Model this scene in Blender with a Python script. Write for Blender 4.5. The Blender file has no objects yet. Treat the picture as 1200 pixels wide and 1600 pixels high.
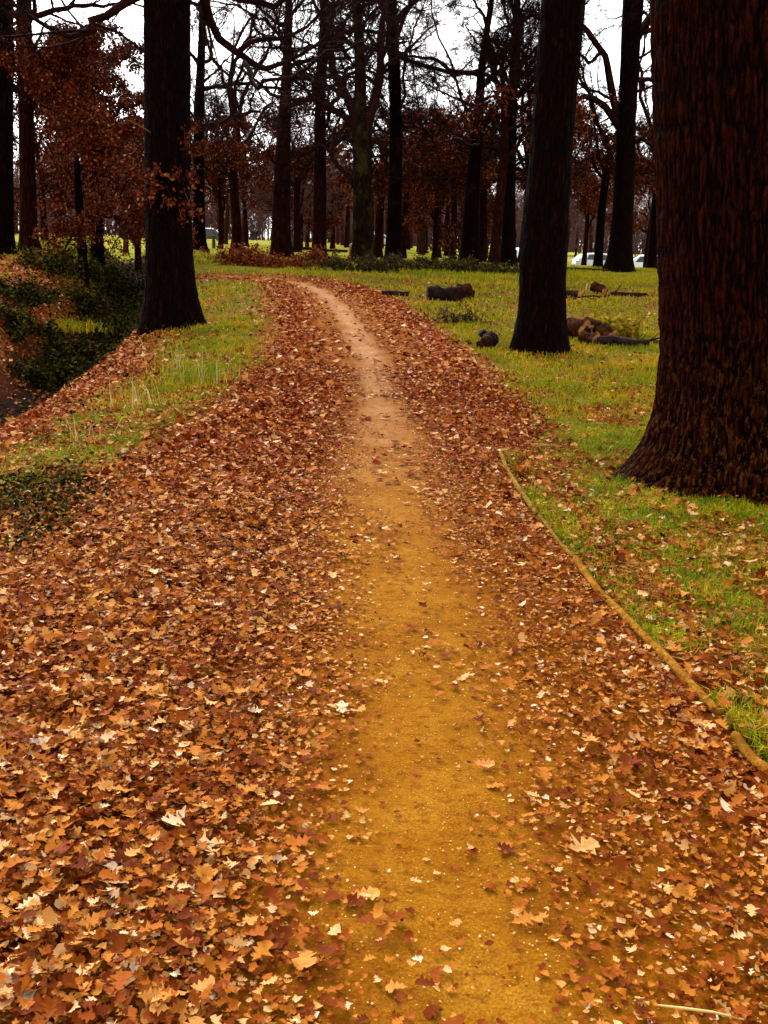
import bpy, math, random
import numpy as np
from mathutils import Matrix, Vector

R_ = math.radians
SC = bpy.context.scene
COL = SC.collection

# ------------------------------------------------------------------ camera
CAM_H = 1.6
PITCH, ROLL, FPX = R_(15.05), R_(2.0), 1570.0
fwd = np.array([0, math.cos(PITCH), -math.sin(PITCH)])
rgt0 = np.array([1.0, 0, 0])
up0 = np.array([0, math.sin(PITCH), math.cos(PITCH)])
rgt = rgt0 * math.cos(ROLL) + up0 * math.sin(ROLL)
upv = up0 * math.cos(ROLL) - rgt0 * math.sin(ROLL)
cam_d = bpy.data.cameras.new('camera')
cam = bpy.data.objects.new('camera', cam_d)
COL.objects.link(cam)
cam.matrix_world = Matrix(((rgt[0], upv[0], -fwd[0], 0), (rgt[1], upv[1], -fwd[1], 0), (rgt[2], upv[2], -fwd[2], CAM_H), (0, 0, 0, 1)))
cam_d.sensor_fit = 'VERTICAL'
cam_d.sensor_height = 24.0
cam_d.lens = FPX / 1600.0 * 24.0
cam_d.clip_start = 0.05
cam_d.clip_end = 3000
SC.camera = cam

# ------------------------------------------------------------------ light
SUN_EL, SUN_AZ = R_(38), R_(-20)          # azimuth from +Y towards +X
SKY_STRENGTH = 0.12
SUN_STRENGTH = 0.7
EXPOSURE = 1.9
w = bpy.data.worlds.new('World')
SC.world = w
w.use_nodes = True
nt = w.node_tree
nt.nodes.clear()
wo = nt.nodes.new('ShaderNodeOutputWorld')
bg = nt.nodes.new('ShaderNodeBackground')
sky = nt.nodes.new('ShaderNodeTexSky')
sky.sky_type = 'NISHITA'
sky.sun_disc = False
sky.sun_elevation = SUN_EL
sky.sun_rotation = SUN_AZ
sky.dust_density = 3.0
sky.air_density = 1.0
hs = nt.nodes.new('ShaderNodeHueSaturation')       # grey winter overcast
hs.inputs['Saturation'].default_value = 0.05
nt.links.new(sky.outputs[0], hs.inputs['Color'])
wtc = nt.nodes.new('ShaderNodeTexCoord')
wn = nt.nodes.new('ShaderNodeTexNoise')
wn.inputs['Scale'].default_value = 3.0
wn.inputs['Detail'].default_value = 6.0
nt.links.new(wtc.outputs['Generated'], wn.inputs['Vector'])
wmr = nt.nodes.new('ShaderNodeMapRange')
wmr.inputs['To Min'].default_value = 0.72
wmr.inputs['To Max'].default_value = 1.25
nt.links.new(wn.outputs[0], wmr.inputs['Value'])
wmul = nt.nodes.new('ShaderNodeVectorMath')
wmul.operation = 'SCALE'
nt.links.new(hs.outputs[0], wmul.inputs[0])
nt.links.new(wmr.outputs[0], wmul.inputs['Scale'])
nt.links.new(wmul.outputs[0], bg.inputs['Color'])
bg.inputs['Strength'].default_value = SKY_STRENGTH
nt.links.new(bg.outputs[0], wo.inputs['Surface'])
sd = bpy.data.lights.new('sun', 'SUN')
sd.energy = SUN_STRENGTH
sd.angle = R_(25)
sd.color = (1.0, 0.95, 0.88)
so = bpy.data.objects.new('sun', sd)
COL.objects.link(so)
so.rotation_euler = (R_(90) - SUN_EL, 0, math.pi - SUN_AZ)   # shines from azimuth SUN_AZ
so.location = (0, 0, 40)

SC.view_settings.view_transform = 'Standard'
SC.view_settings.look = 'None'
SC.view_settings.exposure = EXPOSURE
SC.view_settings.gamma = 1.0
SC.cycles.max_bounces = 5
SC.cycles.diffuse_bounces = 3
SC.cycles.glossy_bounces = 2
SC.cycles.transparent_max_bounces = 4

# ------------------------------------------------------------------ noise + maths helpers
def _hash(ix, iy, iz):
    h = (ix.astype(np.uint32) * np.uint32(374761393) + iy.astype(np.uint32) * np.uint32(668265263)
         + iz.astype(np.uint32) * np.uint32(2246822519))
    h = (h ^ (h >> np.uint32(13))) * np.uint32(1274126177)
    h = h ^ (h >> np.uint32(16))
    return h.astype(np.float64) / 4294967295.0

def vnoise(x, y, z=0.0):
    x, y, z = np.broadcast_arrays(np.asarray(x, float), np.asarray(y, float), np.asarray(z, float))
    ix, iy, iz = np.floor(x).astype(np.int64), np.floor(y).astype(np.int64), np.floor(z).astype(np.int64)
    fx, fy, fz = x - ix, y - iy, z - iz
    fx, fy, fz = [f * f * (3 - 2 * f) for f in (fx, fy, fz)]
    out = 0
    for dx in (0, 1):
        wx = fx if dx else 1 - fx
        for dy in (0, 1):
            wy = fy if dy else 1 - fy
            for dz in (0, 1):
                wz = fz if dz else 1 - fz
                out = out + wx * wy * wz * _hash(ix + dx, iy + dy, iz + dz)
    return out                                     # 0..1

def fbm(x, y, z=0.0, oct=4):
    s, a, t = 0, 0.5, 0
    for k in range(oct):
        s = s + a * vnoise(np.asarray(x) * 2 ** k + 17.3 * k, np.asarray(y) * 2 ** k + 5.1 * k, np.asarray(z) * 2 ** k)
        t += a
        a *= 0.5
    return s / t - 0.5                             # about -0.5..0.5

def ss(a, b, x):
    t = np.clip((x - a) / (b - a), 0, 1)
    return t * t * (3 - 2 * t)

def nrm(v):
    return v / np.maximum(np.linalg.norm(v, axis=-1, keepdims=True), 1e-9)

# ------------------------------------------------------------------ terrain
def ditch_x(y):
    return np.interp(y, [-10, 0, 6, 12, 17, 25, 40, 60, 90], [-5.0, -4.7, -4.9, -5.3, -5.8, -6.9, -10.2, -15.5, -24])

def smooth_height(x, y):
    x, y = np.asarray(x, float), np.asarray(y, float)
    z = 0.8 * ss(9, 44, y) + 0.22 * ss(50, 120, y)
    z = z - 1.05 * ss(50, 76, y) * ss(2, 13, x)                # the car park lies lower on the right
    d = x - ditch_x(y)
    fade = 1 - ss(50, 80, y)
    z = z - 1.15 * np.exp(-np.abs(d / 1.05) ** 2.6) * fade
    z = z - 0.20 * ss(3.0, 1.1, d) * ss(-1.0, 1.0, d) * fade
    far = ss(-0.6, -2.6, d) * fade
    z = z + far * (0.22 + 0.9 * fbm(x * 0.22 + 9, y * 0.16 + 3, 1.7, 3))
    z = z + 0.75 * np.exp(-((x + 11.2) / 1.8) ** 2 - ((y - 46) / 3.0) ** 2)   # green mound beyond the left tree
    z = z + 0.30 * np.exp(-((x + 5.2) / 1.5) ** 2 - ((y - 37) / 1.2) ** 2)
    return z

def px_ray(px, py):
    return nrm(fwd + (px - 600.0) / FPX * rgt - (py - 800.0) / FPX * upv)

def gp(px, py, f=smooth_height):
    """The place on the ground that stands at this spot of the photograph."""
    r = px_ray(px, py)
    t = np.linspace(1.0, 160, 16000)
    P = np.array([0, 0, CAM_H]) + t[:, None] * r
    below = P[:, 2] < f(P[:, 0], P[:, 1])
    k = int(np.argmax(below)) if below.any() else len(t) - 1
    return P[k, :2]

def at_depth(px, py, Y):
    r = px_ray(px, py)
    return np.array([0, 0, CAM_H]) + r * (Y / r[1])

PATH_PX = [(705, 1590), (690, 1400), (668, 1150), (645, 960), (612, 800), (601, 700), (592, 620), (580, 562), (552, 512), (524, 474), (484, 448), (430, 436), (350, 432)]
PATH = [np.array([0.17, -6.0]), np.array([0.14, 0.0])] + [gp(*p) for p in PATH_PX]
PATH.append(PATH[-1] + np.array([-12, 4.0]))
PATH = np.array(PATH)
def smooth_poly(P, n):
    # Catmull-Rom
    out = []
    Q = np.vstack([2 * P[0] - P[1], P, 2 * P[-1] - P[-2]])
    for i in range(1, len(Q) - 2):
        t = np.linspace(0, 1, n, endpoint=False)[:, None]
        a, b, c, d = Q[i - 1], Q[i], Q[i + 1], Q[i + 2]
        out.append(0.5 * (2 * b + (c - a) * t + (2 * a - 5 * b + 4 * c - d) * t ** 2 + (3 * b - a - 3 * c + d) * t ** 3))
    out.append(P[-1:])
    return np.vstack(out)
PATHS = smooth_poly(PATH, 24)
PT = nrm(np.gradient(PATHS, axis=0))
def path_s(x, y):
    """signed distance from the middle of the trodden path (right of it is positive)"""
    x, y = np.asarray(x, float).ravel(), np.asarray(y, float).ravel()
    out = np.empty(len(x))
    C = PATHS[::3]
    T = PT[::3]
    for a in range(0, len(x), 20000):
        q = np.stack([x[a:a + 20000], y[a:a + 20000]], 1)
        d2 = ((q[:, None, :] - C[None]) ** 2).sum(2)
        k = d2.argmin(1)
        v = q - C[k]
        sgn = np.sign(v[:, 0] * T[k, 1] - v[:, 1] * T[k, 0])
        lat = v[:, 0] * T[k, 1] - v[:, 1] * T[k, 0]
        dd = np.sqrt(d2[np.arange(len(k)), k])
        out[a:a + 20000] = np.where(dd < 1.5, lat, sgn * dd)
    return out

EDGE = np.array([gp(*p) for p in [(780, 704), (790, 735), (812, 772), (838, 808), (868, 846), (898, 884), (935, 935), (985, 985), (1050, 1055), (1122, 1132), (1190, 1207), (1260, 1280)]])
def masks(x, y):
    """where litter, grass and mud grow: one value each for every point of the ground"""
    x, y = np.asarray(x, float).ravel(), np.asarray(y, float).ravel()
    s = path_s(x, y)
    d = x - ditch_x(y)
    n1 = fbm(x * 0.9, y * 0.55, 3.3, 4)
    n2 = fbm(x * 2.3, y * 1.6, 8.1, 3)
    tread = np.exp(-np.abs(s / 0.34) ** 2.5)
    near_edge = 1.02 + 0.30 * ss(5, 11, y) + 0.25 * n1 + 0.10 * n2
    edge_d = x - np.interp(y, EDGE[::-1, 1], EDGE[::-1, 0])
    # grass on the right beyond the edging, everywhere far, and on the left bank lip
    gr = ss(near_edge - 0.12, near_edge + 0.55, s + 0.5 * n1 + 0.25 * n2)
    gr = gr * (1 - 0.75 * np.exp(-((x - 2.1) / 0.8) ** 2 - ((y - 4.0) / 0.9) ** 2) * ss(-0.15, 0.1, n2))
    gc = np.interp(y, [4, 8, 11, 16], [2.75, 2.5, 2.1, 2.2])
    gl = np.exp(-np.abs((s + gc + 0.8 * n1) / 0.72) ** 3) * ss(-0.34, 0.02, n1 * 1.3 + n2 * 0.9 + 0.16) * ss(3.6, 4.8, y)
    gl = np.maximum(gl, np.exp(-((s + 2.5) / 1.15) ** 4 - ((y - 23.5) / 6.5) ** 4) * 1.1)
    g_far = ss(27, 33, y) * (s < 0) * ss(-14.5, -8.5, x) + ss(27, 33, y) * (s > 0)
    leftbank = ss(-1.2, -2.2, d) * ss(-0.12, 0.18, n1 + 0.5 * n2) * ss(2, 6, y)
    g = np.clip(np.maximum(np.maximum(gr, gl), np.maximum(g_far, leftbank)), 0, 1)
    g = g * (1 - 0.9 * np.exp(-np.abs(s / 0.8) ** 2))
    # litter
    wn_ = 1 - 0.55 * ss(6, 11, y)
    lit = ss(0.05 * wn_, 0.85 * wn_, np.abs(s) + (0.45 * n1 + 0.25 * n2) * wn_)
    lit = lit * (1 - 0.85 * g)
    lit = np.maximum(lit, 0.58 * ss(-0.08, 0.2, n2 + 0.06) * (y < 30) * (1 - 0.4 * ss(12, 20, y)))
    lit = np.maximum(lit, 0.85 * np.exp(-((x - 2.1) / 0.8) ** 2 - ((y - 4.0) / 1.0) ** 2) * ss(-0.15, 0.12, n2))
    lit = np.maximum(lit, 0.6 * np.exp(-((x - 2.6) / 1.0) ** 2 - ((y - 5.75) / 0.3) ** 2))
    for fx, fy, fr in ((2.62, 7.15, .95), (2.37, 15.2, .75), (-3.67, 17.4, .8)):
        rr_ = np.hypot(x - fx, y - fy)
        lit = np.maximum(lit, (0.75 * ss(-0.1, 0.12, n2 + 0.04)) * np.exp(-((rr_ - fr * .55) / (fr * .6)) ** 2))
    lit = lit * (1 - 0.65 * np.exp(-(edge_d / 0.035) ** 4) * (y > 2.2) * (y < 7.6))
    mud = np.exp(-np.abs((d - 0.05 + 0.5 * n1) / 1.0) ** 4) * (1 - ss(45, 60, y))
    lit = lit * (1 - 0.6 * mud)
    g = g * (1 - 0.8 * mud)
    return dict(s=s, d=d, tread=tread, grass=g, litter=np.clip(lit, 0, 1), mud=mud, n1=n1, n2=n2)

def relief(x, y, s):
    a = 1 - 0.9 * np.exp(-np.abs(s / 0.75) ** 4)
    r = 0.10 * fbm(x * 0.8, y * 0.8, 2.2, 3) + 0.05 * fbm(x * 4.0, y * 4.0, 6.0, 3)
    bank = np.exp(-np.abs((s + 1.5) / 0.8) ** 2) * 0.04
    return a * (r + bank)

def height(x, y, s=None):
    sh = np.shape(x)
    if s is None:
        s = path_s(x, y).reshape(sh)
    return smooth_height(x, y) + relief(np.asarray(x, float), np.asarray(y, float), s)
def h1(x, y):
    return float(height(np.array([x]), np.array([y]))[0])

# ------------------------------------------------------------------ mesh helpers
def raw_mesh(name, verts, quads=None, tris=None, smooth=True):
    me = bpy.data.meshes.new(name)
    verts = np.ascontiguousarray(verts, dtype=np.float32).reshape(-1, 3)
    nq = 0 if quads is None else len(quads)
    ntr = 0 if tris is None else len(tris)
    loops = []
    if nq:
        loops.append(np.asarray(quads, np.int32).ravel())
    if ntr:
        loops.append(np.asarray(tris, np.int32).ravel())
    loops = np.concatenate(loops)
    starts = np.concatenate([np.arange(nq) * 4, nq * 4 + np.arange(ntr) * 3]).astype(np.int32)
    me.vertices.add(len(verts))
    me.vertices.foreach_set('co', verts.ravel())
    me.loops.add(len(loops))
    me.loops.foreach_set('vertex_index', loops)
    me.polygons.add(nq + ntr)
    me.polygons.foreach_set('loop_start', starts)
    me.polygons.foreach_set('use_smooth', np.full(nq + ntr, smooth))
    me.update(calc_edges=True)
    me.validate()
    return me

def attr(me, name, vals):
    a = me.attributes.new(name, 'FLOAT', 'POINT')
    a.data.foreach_set('value', np.ascontiguousarray(vals, np.float32))

def link(name, me, mat=None, parent=None, loc=None):
    o = bpy.data.objects.new(name, me)
    COL.objects.link(o)
    if mat is not None and not me.materials:
        for m in (mat if isinstance(mat, (list, tuple)) else [mat]):
            me.materials.append(m)
    if parent is not None:
        o.parent = parent
    if loc is not None:
        o.location = loc
    return o

def tag(o, label=None, cat=None, group=None, kind=None):
    if label: o['label'] = label
    if cat: o['category'] = cat
    if group: o['group'] = group
    if kind: o['kind'] = kind
    return o

def empty(name, loc, rz=0.0, scale=1.0):
    o = bpy.data.objects.new(name, None)
    COL.objects.link(o)
    o.location = loc
    o.rotation_euler = (0, 0, rz)
    o.scale = (scale,) * 3
    o.empty_display_size = 0.3
    return o

class Bag:
    """collects vertices and faces of one mesh"""
    def __init__(self):
        self.v, self.q, self.t, self.n = [], [], [], 0
    def add(self, v, q=None, t=None):
        v = np.asarray(v, float).reshape(-1, 3)
        if q is not None and len(q): self.q.append(np.asarray(q) + self.n)
        if t is not None and len(t): self.t.append(np.asarray(t) + self.n)
        self.v.append(v)
        self.n += len(v)
    def mesh(self, name, smooth=True):
        return raw_mesh(name, np.vstack(self.v), np.vstack(self.q) if self.q else None, np.vstack(self.t) if self.t else None, smooth)

def tubes(pts, rad, sides, cap=False):
    """pts (B,N,3), rad (B,N) -> verts, quads"""
    B, N, _ = pts.shape
    t = np.gradient(pts, axis=1) if N > 2 else np.repeat(pts[:, 1:] - pts[:, :1], 2, 1)
    t = nrm(t)
    m = np.abs(nrm(t.mean(1)))
    a = np.eye(3)[m.argmin(1)][:, None, :]
    n1 = nrm(np.cross(t, np.broadcast_to(a, t.shape)))
    n2 = np.cross(t, n1)
    th = np.arange(sides) / sides * 2 * math.pi
    v = pts[:, :, None, :] + rad[:, :, None, None] * (np.cos(th)[None, None, :, None] * n1[:, :, None, :] + np.sin(th)[None, None, :, None] * n2[:, :, None, :])
    b = np.arange(B)[:, None, None] * (N * sides)
    i = np.arange(N - 1)[None, :, None] * sides
    j = np.arange(sides)[None, None, :]
    j2 = (j + 1) % sides
    q = np.stack(np.broadcast_arrays(b + i + j, b + i + j2, b + i + sides + j2, b + i + sides + j), -1).reshape(-1, 4)
    return v.reshape(-1, 3), q

# ------------------------------------------------------------------ materials
def new_mat(name):
    m = bpy.data.materials.new(name)
    m.use_nodes = True
    n = m.node_tree.nodes
    b = n['Principled BSDF']
    return m, m.node_tree, b
def N(t, kind, **kw):
    n = t.nodes.new(kind)
    for k, v in kw.items():
        if k in n.inputs.keys():
            n.inputs[k].default_value = v
        else:
            setattr(n, k, v)
    return n
def ramp(t, fac, stops, interp='LINEAR'):
    r = t.nodes.new('ShaderNodeValToRGB')
    r.color_ramp.interpolation = interp
    e = r.color_ramp.elements
    e[0].position, e[0].color = stops[0][0], (*stops[0][1], 1)
    e[1].position, e[1].color = stops[-1][0], (*stops[-1][1], 1)
    for p, c in stops[1:-1]:
        x = e.new(p)
        x.color = (*c, 1)
    t.links.new(fac, r.inputs['Fac'])
    return r.outputs['Color']
def mix(t, fac, a, b, mode='MIX'):
    m = t.nodes.new('ShaderNodeMix')
    m.data_type = 'RGBA'
    m.blend_type = mode
    m.clamp_factor = True
    for i, v in ((0, fac), (6, a), (7, b)):
        if hasattr(v, 'links') or hasattr(v, 'is_linked'):
            t.links.new(v, m.inputs[i])
        else:
            m.inputs[i].default_value = v if i == 0 else (*v, 1)
    return m.outputs[2]
def maprange(t, v, a, b, c=0.0, d=1.0):
    m = N(t, 'ShaderNodeMapRange')
    t.links.new(v, m.inputs['Value'])
    for k, x in zip(('From Min', 'From Max', 'To Min', 'To Max'), (a, b, c, d)):
        m.inputs[k].default_value = x
    return m.outputs[0]
def coords(t, scale=(1, 1, 1), kind='Object'):
    tc = N(t, 'ShaderNodeTexCoord')
    mp = N(t, 'ShaderNodeMapping')
    mp.inputs['Scale'].default_value = scale
    t.links.new(tc.outputs[kind], mp.inputs['Vector'])
    return mp.outputs[0]
def noise(t, vec, scale, detail=4.0, rough=0.6):
    n = N(t, 'ShaderNodeTexNoise', Scale=scale, Detail=detail, Roughness=rough)
    if vec is not None: t.links.new(vec, n.inputs['Vector'])
    return n.outputs[0]
def bump(t, b, h, strength, dist):
    n = N(t, 'ShaderNodeBump', Strength=strength, Distance=dist)
    t.links.new(h, n.inputs['Height'])
    t.links.new(n.outputs[0], b.inputs['Normal'])
def rough(b, r, spec=0.3):
    b.inputs['Roughness'].default_value = r
    b.inputs['Specular IOR Level'].default_value = spec
def island(t):
    g = N(t, 'ShaderNodeNewGeometry')
    return g.outputs['Random Per Island']

def bark_mat(name, dark, mid, pale, scale, palefrom=0.62, moss=None, bmp=1.0, zs=0.2, bounce=None):
    m, t, b = new_mat(name)
    c = coords(t, (1, 1, zs))
    n = noise(t, c, scale, 6, 0.62)
    v = N(t, 'ShaderNodeTexVoronoi', Scale=scale * 1.1, feature='DISTANCE_TO_EDGE')
    wob = N(t, 'ShaderNodeVectorMath', operation='ADD')
    nn = N(t, 'ShaderNodeTexNoise', Scale=scale * 0.8, Detail=3.0)
    t.links.new(c, nn.inputs['Vector'])
    sc = N(t, 'ShaderNodeVectorMath', operation='SCALE')
    sc.inputs['Scale'].default_value = 0.10
    t.links.new(nn.outputs['Color'], sc.inputs[0])
    t.links.new(c, wob.inputs[0]); t.links.new(sc.outputs[0], wob.inputs[1])
    t.links.new(wob.outputs[0], v.inputs['Vector'])
    plate = maprange(t, v.outputs['Distance'], 0.0, 0.16)
    col = ramp(t, n, [(0.30, dark), (0.55, mid), (palefrom + 0.1, pale)])
    col = mix(t, plate, dark, col)
    if bounce:
        pa = N(t, 'ShaderNodeAttribute', attribute_name='plate').outputs['Fac']
        col = mix(t, maprange(t, pa, 0.15, 0.75), dark, ramp(t, n, [(0.35, mid), (0.62, pale)]))
    if moss:
        c2 = coords(t, (1, 1, 0.6))
        mm = maprange(t, noise(t, c2, 2.3, 5), 0.5, 0.62)
        col = mix(t, mm, col, moss)
    if bounce:                        # ground-bounce light painted as pale flecks, fading up the trunk
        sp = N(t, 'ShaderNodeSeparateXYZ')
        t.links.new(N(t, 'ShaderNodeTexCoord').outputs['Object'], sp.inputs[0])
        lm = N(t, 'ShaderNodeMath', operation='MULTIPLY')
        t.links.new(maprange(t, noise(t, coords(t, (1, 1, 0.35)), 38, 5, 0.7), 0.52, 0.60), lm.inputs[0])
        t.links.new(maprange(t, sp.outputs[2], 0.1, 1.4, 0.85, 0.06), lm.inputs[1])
        col = mix(t, lm.outputs[0], col, bounce)
    t.links.new(col, b.inputs['Base Color'])
    rough(b, 0.95, 0.03)
    if bmp:
        add = N(t, 'ShaderNodeMath', operation='ADD')
        t.links.new(n, add.inputs[0]); t.links.new(plate, add.inputs[1])
        bump(t, b, add.outputs[0], bmp, 0.03)
    return m

M = {}
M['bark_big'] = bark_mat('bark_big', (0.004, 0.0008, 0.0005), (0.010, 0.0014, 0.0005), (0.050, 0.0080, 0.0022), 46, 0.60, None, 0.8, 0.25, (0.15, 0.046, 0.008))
M['bark'] = bark_mat('bark', (0.0025, 0.0008, 0.0006), (0.006, 0.0015, 0.0009), (0.030, 0.007, 0.003), 18, 0.66, None, 0.8)
M['bark_red'] = bark_mat('bark_red', (0.006, 0.0014, 0.0008), (0.028, 0.005, 0.0025), (0.075, 0.018, 0.008), 12, 0.66, None, 0.8)
M['bark_haze'] = bark_mat('bark_haze', (0.018, 0.0055, 0.0040), (0.050, 0.016, 0.012), (0.10, 0.034, 0.022), 8, 0.66, None, 0.6)  # lighter bark for the wood beyond, haze painted into its colour
M['bark_moss'] = bark_mat('bark_moss', (0.004, 0.0016, 0.001), (0.014, 0.006, 0.002), (0.04, 0.022, 0.006), 12, 0.62, (0.034, 0.026, 0.006), 0.8)
def plain(name, c, r=0.8, spec=0.2, var=None, vscale=8):
    m, t, b = new_mat(name)
    if var:
        n = noise(t, coords(t), vscale, 5)
        t.links.new(ramp(t, n, [(0.35, c), (0.68, var)]), b.inputs['Base Color'])
        bump(t, b, n, 0.4, 0.02)
    else:
        b.inputs['Base Color'].default_value = (*c, 1)
    rough(b, r, spec)
    return m
M['twig'] = plain('twig', (0.006, 0.0018, 0.0013), 0.9, 0.03, (0.030, 0.009, 0.006), 3)
M['twig_haze'] = plain('twig_haze', (0.075, 0.036, 0.040), 0.9, 0.05, (0.13, 0.070, 0.072), 0.6)  # distance haze put into the twig colour as a lilac tint

def leaf_mat(name, stops, r=0.7, patch=None, mottle=None):
    m, t, b = new_mat(name)
    f = island(t)
    if patch:                         # greener and yellower patches of turf
        a_ = N(t, 'ShaderNodeMath', operation='MULTIPLY_ADD')
        t.links.new(f, a_.inputs[0]); a_.inputs[1].default_value = 0.5
        t.links.new(maprange(t, noise(t, coords(t), patch, 4, 0.7), 0.36, 0.64, 0.0, 0.55), a_.inputs[2])
        f = a_.outputs[0]
    col = ramp(t, f, stops)
    if mottle:                        # blotches and rot spots on each dead leaf
        n_ = noise(t, coords(t), mottle, 5, 0.75)
        col = mix(t, maprange(t, n_, 0.52, 0.72, 0.0, 0.5), col, (0.14, 0.026, 0.001))
        bump(t, b, n_, 0.5, .004)
    t.links.new(col, b.inputs['Base Color'])
    rough(b, r, 0.06)
    return m
M['leaf'] = leaf_mat('leaf', [(0.0, (0.10, 0.014, 0.0006)), (0.26, (0.21, 0.034, 0.0014)), (0.50, (0.36, 0.090, 0.005)),
                              (0.74, (0.50, 0.170, 0.017)), (0.88, (0.62, 0.28, 0.070)), (0.96, (0.72, 0.41, 0.17)), (1.0, (0.80, 0.58, 0.36))], 0.7, None, 48)
M['leaf_mid'] = leaf_mat('leaf_mid', [(0.0, (0.11, 0.012, 0.0008)), (0.34, (0.23, 0.030, 0.0016)), (0.62, (0.37, 0.085, 0.006)),
                                      (0.82, (0.54, 0.19, 0.036)), (0.95, (0.68, 0.36, 0.14)), (1.0, (0.78, 0.52, 0.32))])
M['leaf_hang'] = leaf_mat('leaf_hang', [(0.0, (0.026, 0.003, 0.001)), (0.5, (0.095, 0.012, 0.003)), (0.85, (0.20, 0.036, 0.007)), (1.0, (0.40, 0.15, 0.045))])
M['grass'] = leaf_mat('grass', [(0.0, (0.08, 0.13, 0.002)), (0.35, (0.22, 0.27, 0.003)), (0.60, (0.40, 0.34, 0.005)), (0.85, (0.62, 0.34, 0.010)), (1.0, (0.58, 0.24, 0.02))], 0.7, 0.9)
M['grass_green'] = leaf_mat('grass_green', [(0.0, (0.06, 0.13, 0.003)), (0.40, (0.18, 0.27, 0.004)), (0.72, (0.40, 0.38, 0.006)), (1.0, (0.60, 0.38, 0.03))], 0.7, 2.0)
M['straw'] = leaf_mat('straw', [(0.0, (0.40, 0.30, 0.05)), (0.5, (0.60, 0.46, 0.13)), (1.0, (0.78, 0.66, 0.32))], 0.6)
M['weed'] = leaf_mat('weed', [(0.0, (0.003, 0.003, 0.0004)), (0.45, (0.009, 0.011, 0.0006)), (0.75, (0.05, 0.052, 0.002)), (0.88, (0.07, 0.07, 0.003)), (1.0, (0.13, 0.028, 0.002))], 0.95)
M['bracken'] = leaf_mat('bracken', [(0.0, (0.07, 0.012, 0.005)), (0.45, (0.18, 0.028, 0.008)), (0.85, (0.32, 0.07, 0.014)), (1.0, (0.40, 0.16, 0.03))], 0.8)
M['bramble'] = leaf_mat('bramble', [(0.0, (0.02, 0.008, 0.004)), (0.4, (0.06, 0.02, 0.008)), (0.7, (0.05, 0.06, 0.010)), (1.0, (0.16, 0.13, 0.015))], 0.7)

def ground_material():
    m, t, b = new_mat('ground')
    def A(n):
        a = N(t, 'ShaderNodeAttribute', attribute_name=n)
        return a.outputs['Fac']
    c = coords(t)
    # leaf litter: cells of leaf colours
    wob = N(t, 'ShaderNodeTexNoise', Scale=9.0, Detail=3.0)
    t.links.new(c, wob.inputs['Vector'])
    sc = N(t, 'ShaderNodeVectorMath', operation='SCALE'); sc.inputs['Scale'].default_value = 0.12
    t.links.new(wob.outputs['Color'], sc.inputs[0])
    ad = N(t, 'ShaderNodeVectorMath', operation='ADD')
    t.links.new(c, ad.inputs[0]); t.links.new(sc.outputs[0], ad.inputs[1])
    v = N(t, 'ShaderNodeTexVoronoi', Scale=15.0)
    t.links.new(ad.outputs[0], v.inputs['Vector'])
    sep = N(t, 'ShaderNodeSeparateColor')
    t.links.new(v.outputs['Color'], sep.inputs[0])
    litter = ramp(t, sep.outputs[0], [(0.0, (0.04, 0.005, 0.001)), (0.35, (0.14, 0.018, 0.002)), (0.65, (0.28, 0.060, 0.006)), (0.9, (0.48, 0.17, 0.035)), (1.0, (0.64, 0.33, 0.15))])
    soil = ramp(t, noise(t, c, 24, 6), [(0.3, (0.05, 0.010, 0.002)), (0.7, (0.20, 0.055, 0.006))])
    gn = noise(t, c, 1.1, 6, 0.7)
    gf = noise(t, coords(t, (1, 0.6, 1)), 16, 4, 0.8)
    turf = ramp(t, gn, [(0.28, (0.08, 0.10, 0.003)), (0.45, (0.16, 0.15, 0.004)), (0.60, (0.25, 0.14, 0.005)), (0.78, (0.24, 0.075, 0.005))])
    turf = mix(t, maprange(t, gf, 0.35, 0.65, 0.0, 0.75), turf, (0.06, 0.07, 0.005))
    lawn = ramp(t, gn, [(0.3, (0.30, 0.38, 0.004)), (0.7, (0.48, 0.42, 0.006))])
    turf = mix(t, A('lawn'), turf, lawn)
    turf = mix(t, maprange(t, noise(t, c, 70, 3, 0.8), 0.40, 0.62, 0.75, 0.0), turf, (0.05, 0.035, 0.002))
    mud = ramp(t, noise(t, c, 6, 6), [(0.35, (0.003, 0.002, 0.001)), (0.75, (0.030, 0.008, 0.002))])  # wet ditch mud, with the shade of the ditch put into its colour
    col = mix(t, A('grass'), soil, turf)
    col = mix(t, A('litter'), col, litter)
    col = mix(t, A('mud'), col, mud)
    t.links.new(col, b.inputs['Base Color'])
    rough(b, 0.95, 0.02)
    bump(t, b, gf, 0.6, 0.03)
    return m
M['ground'] = ground_material()

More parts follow.
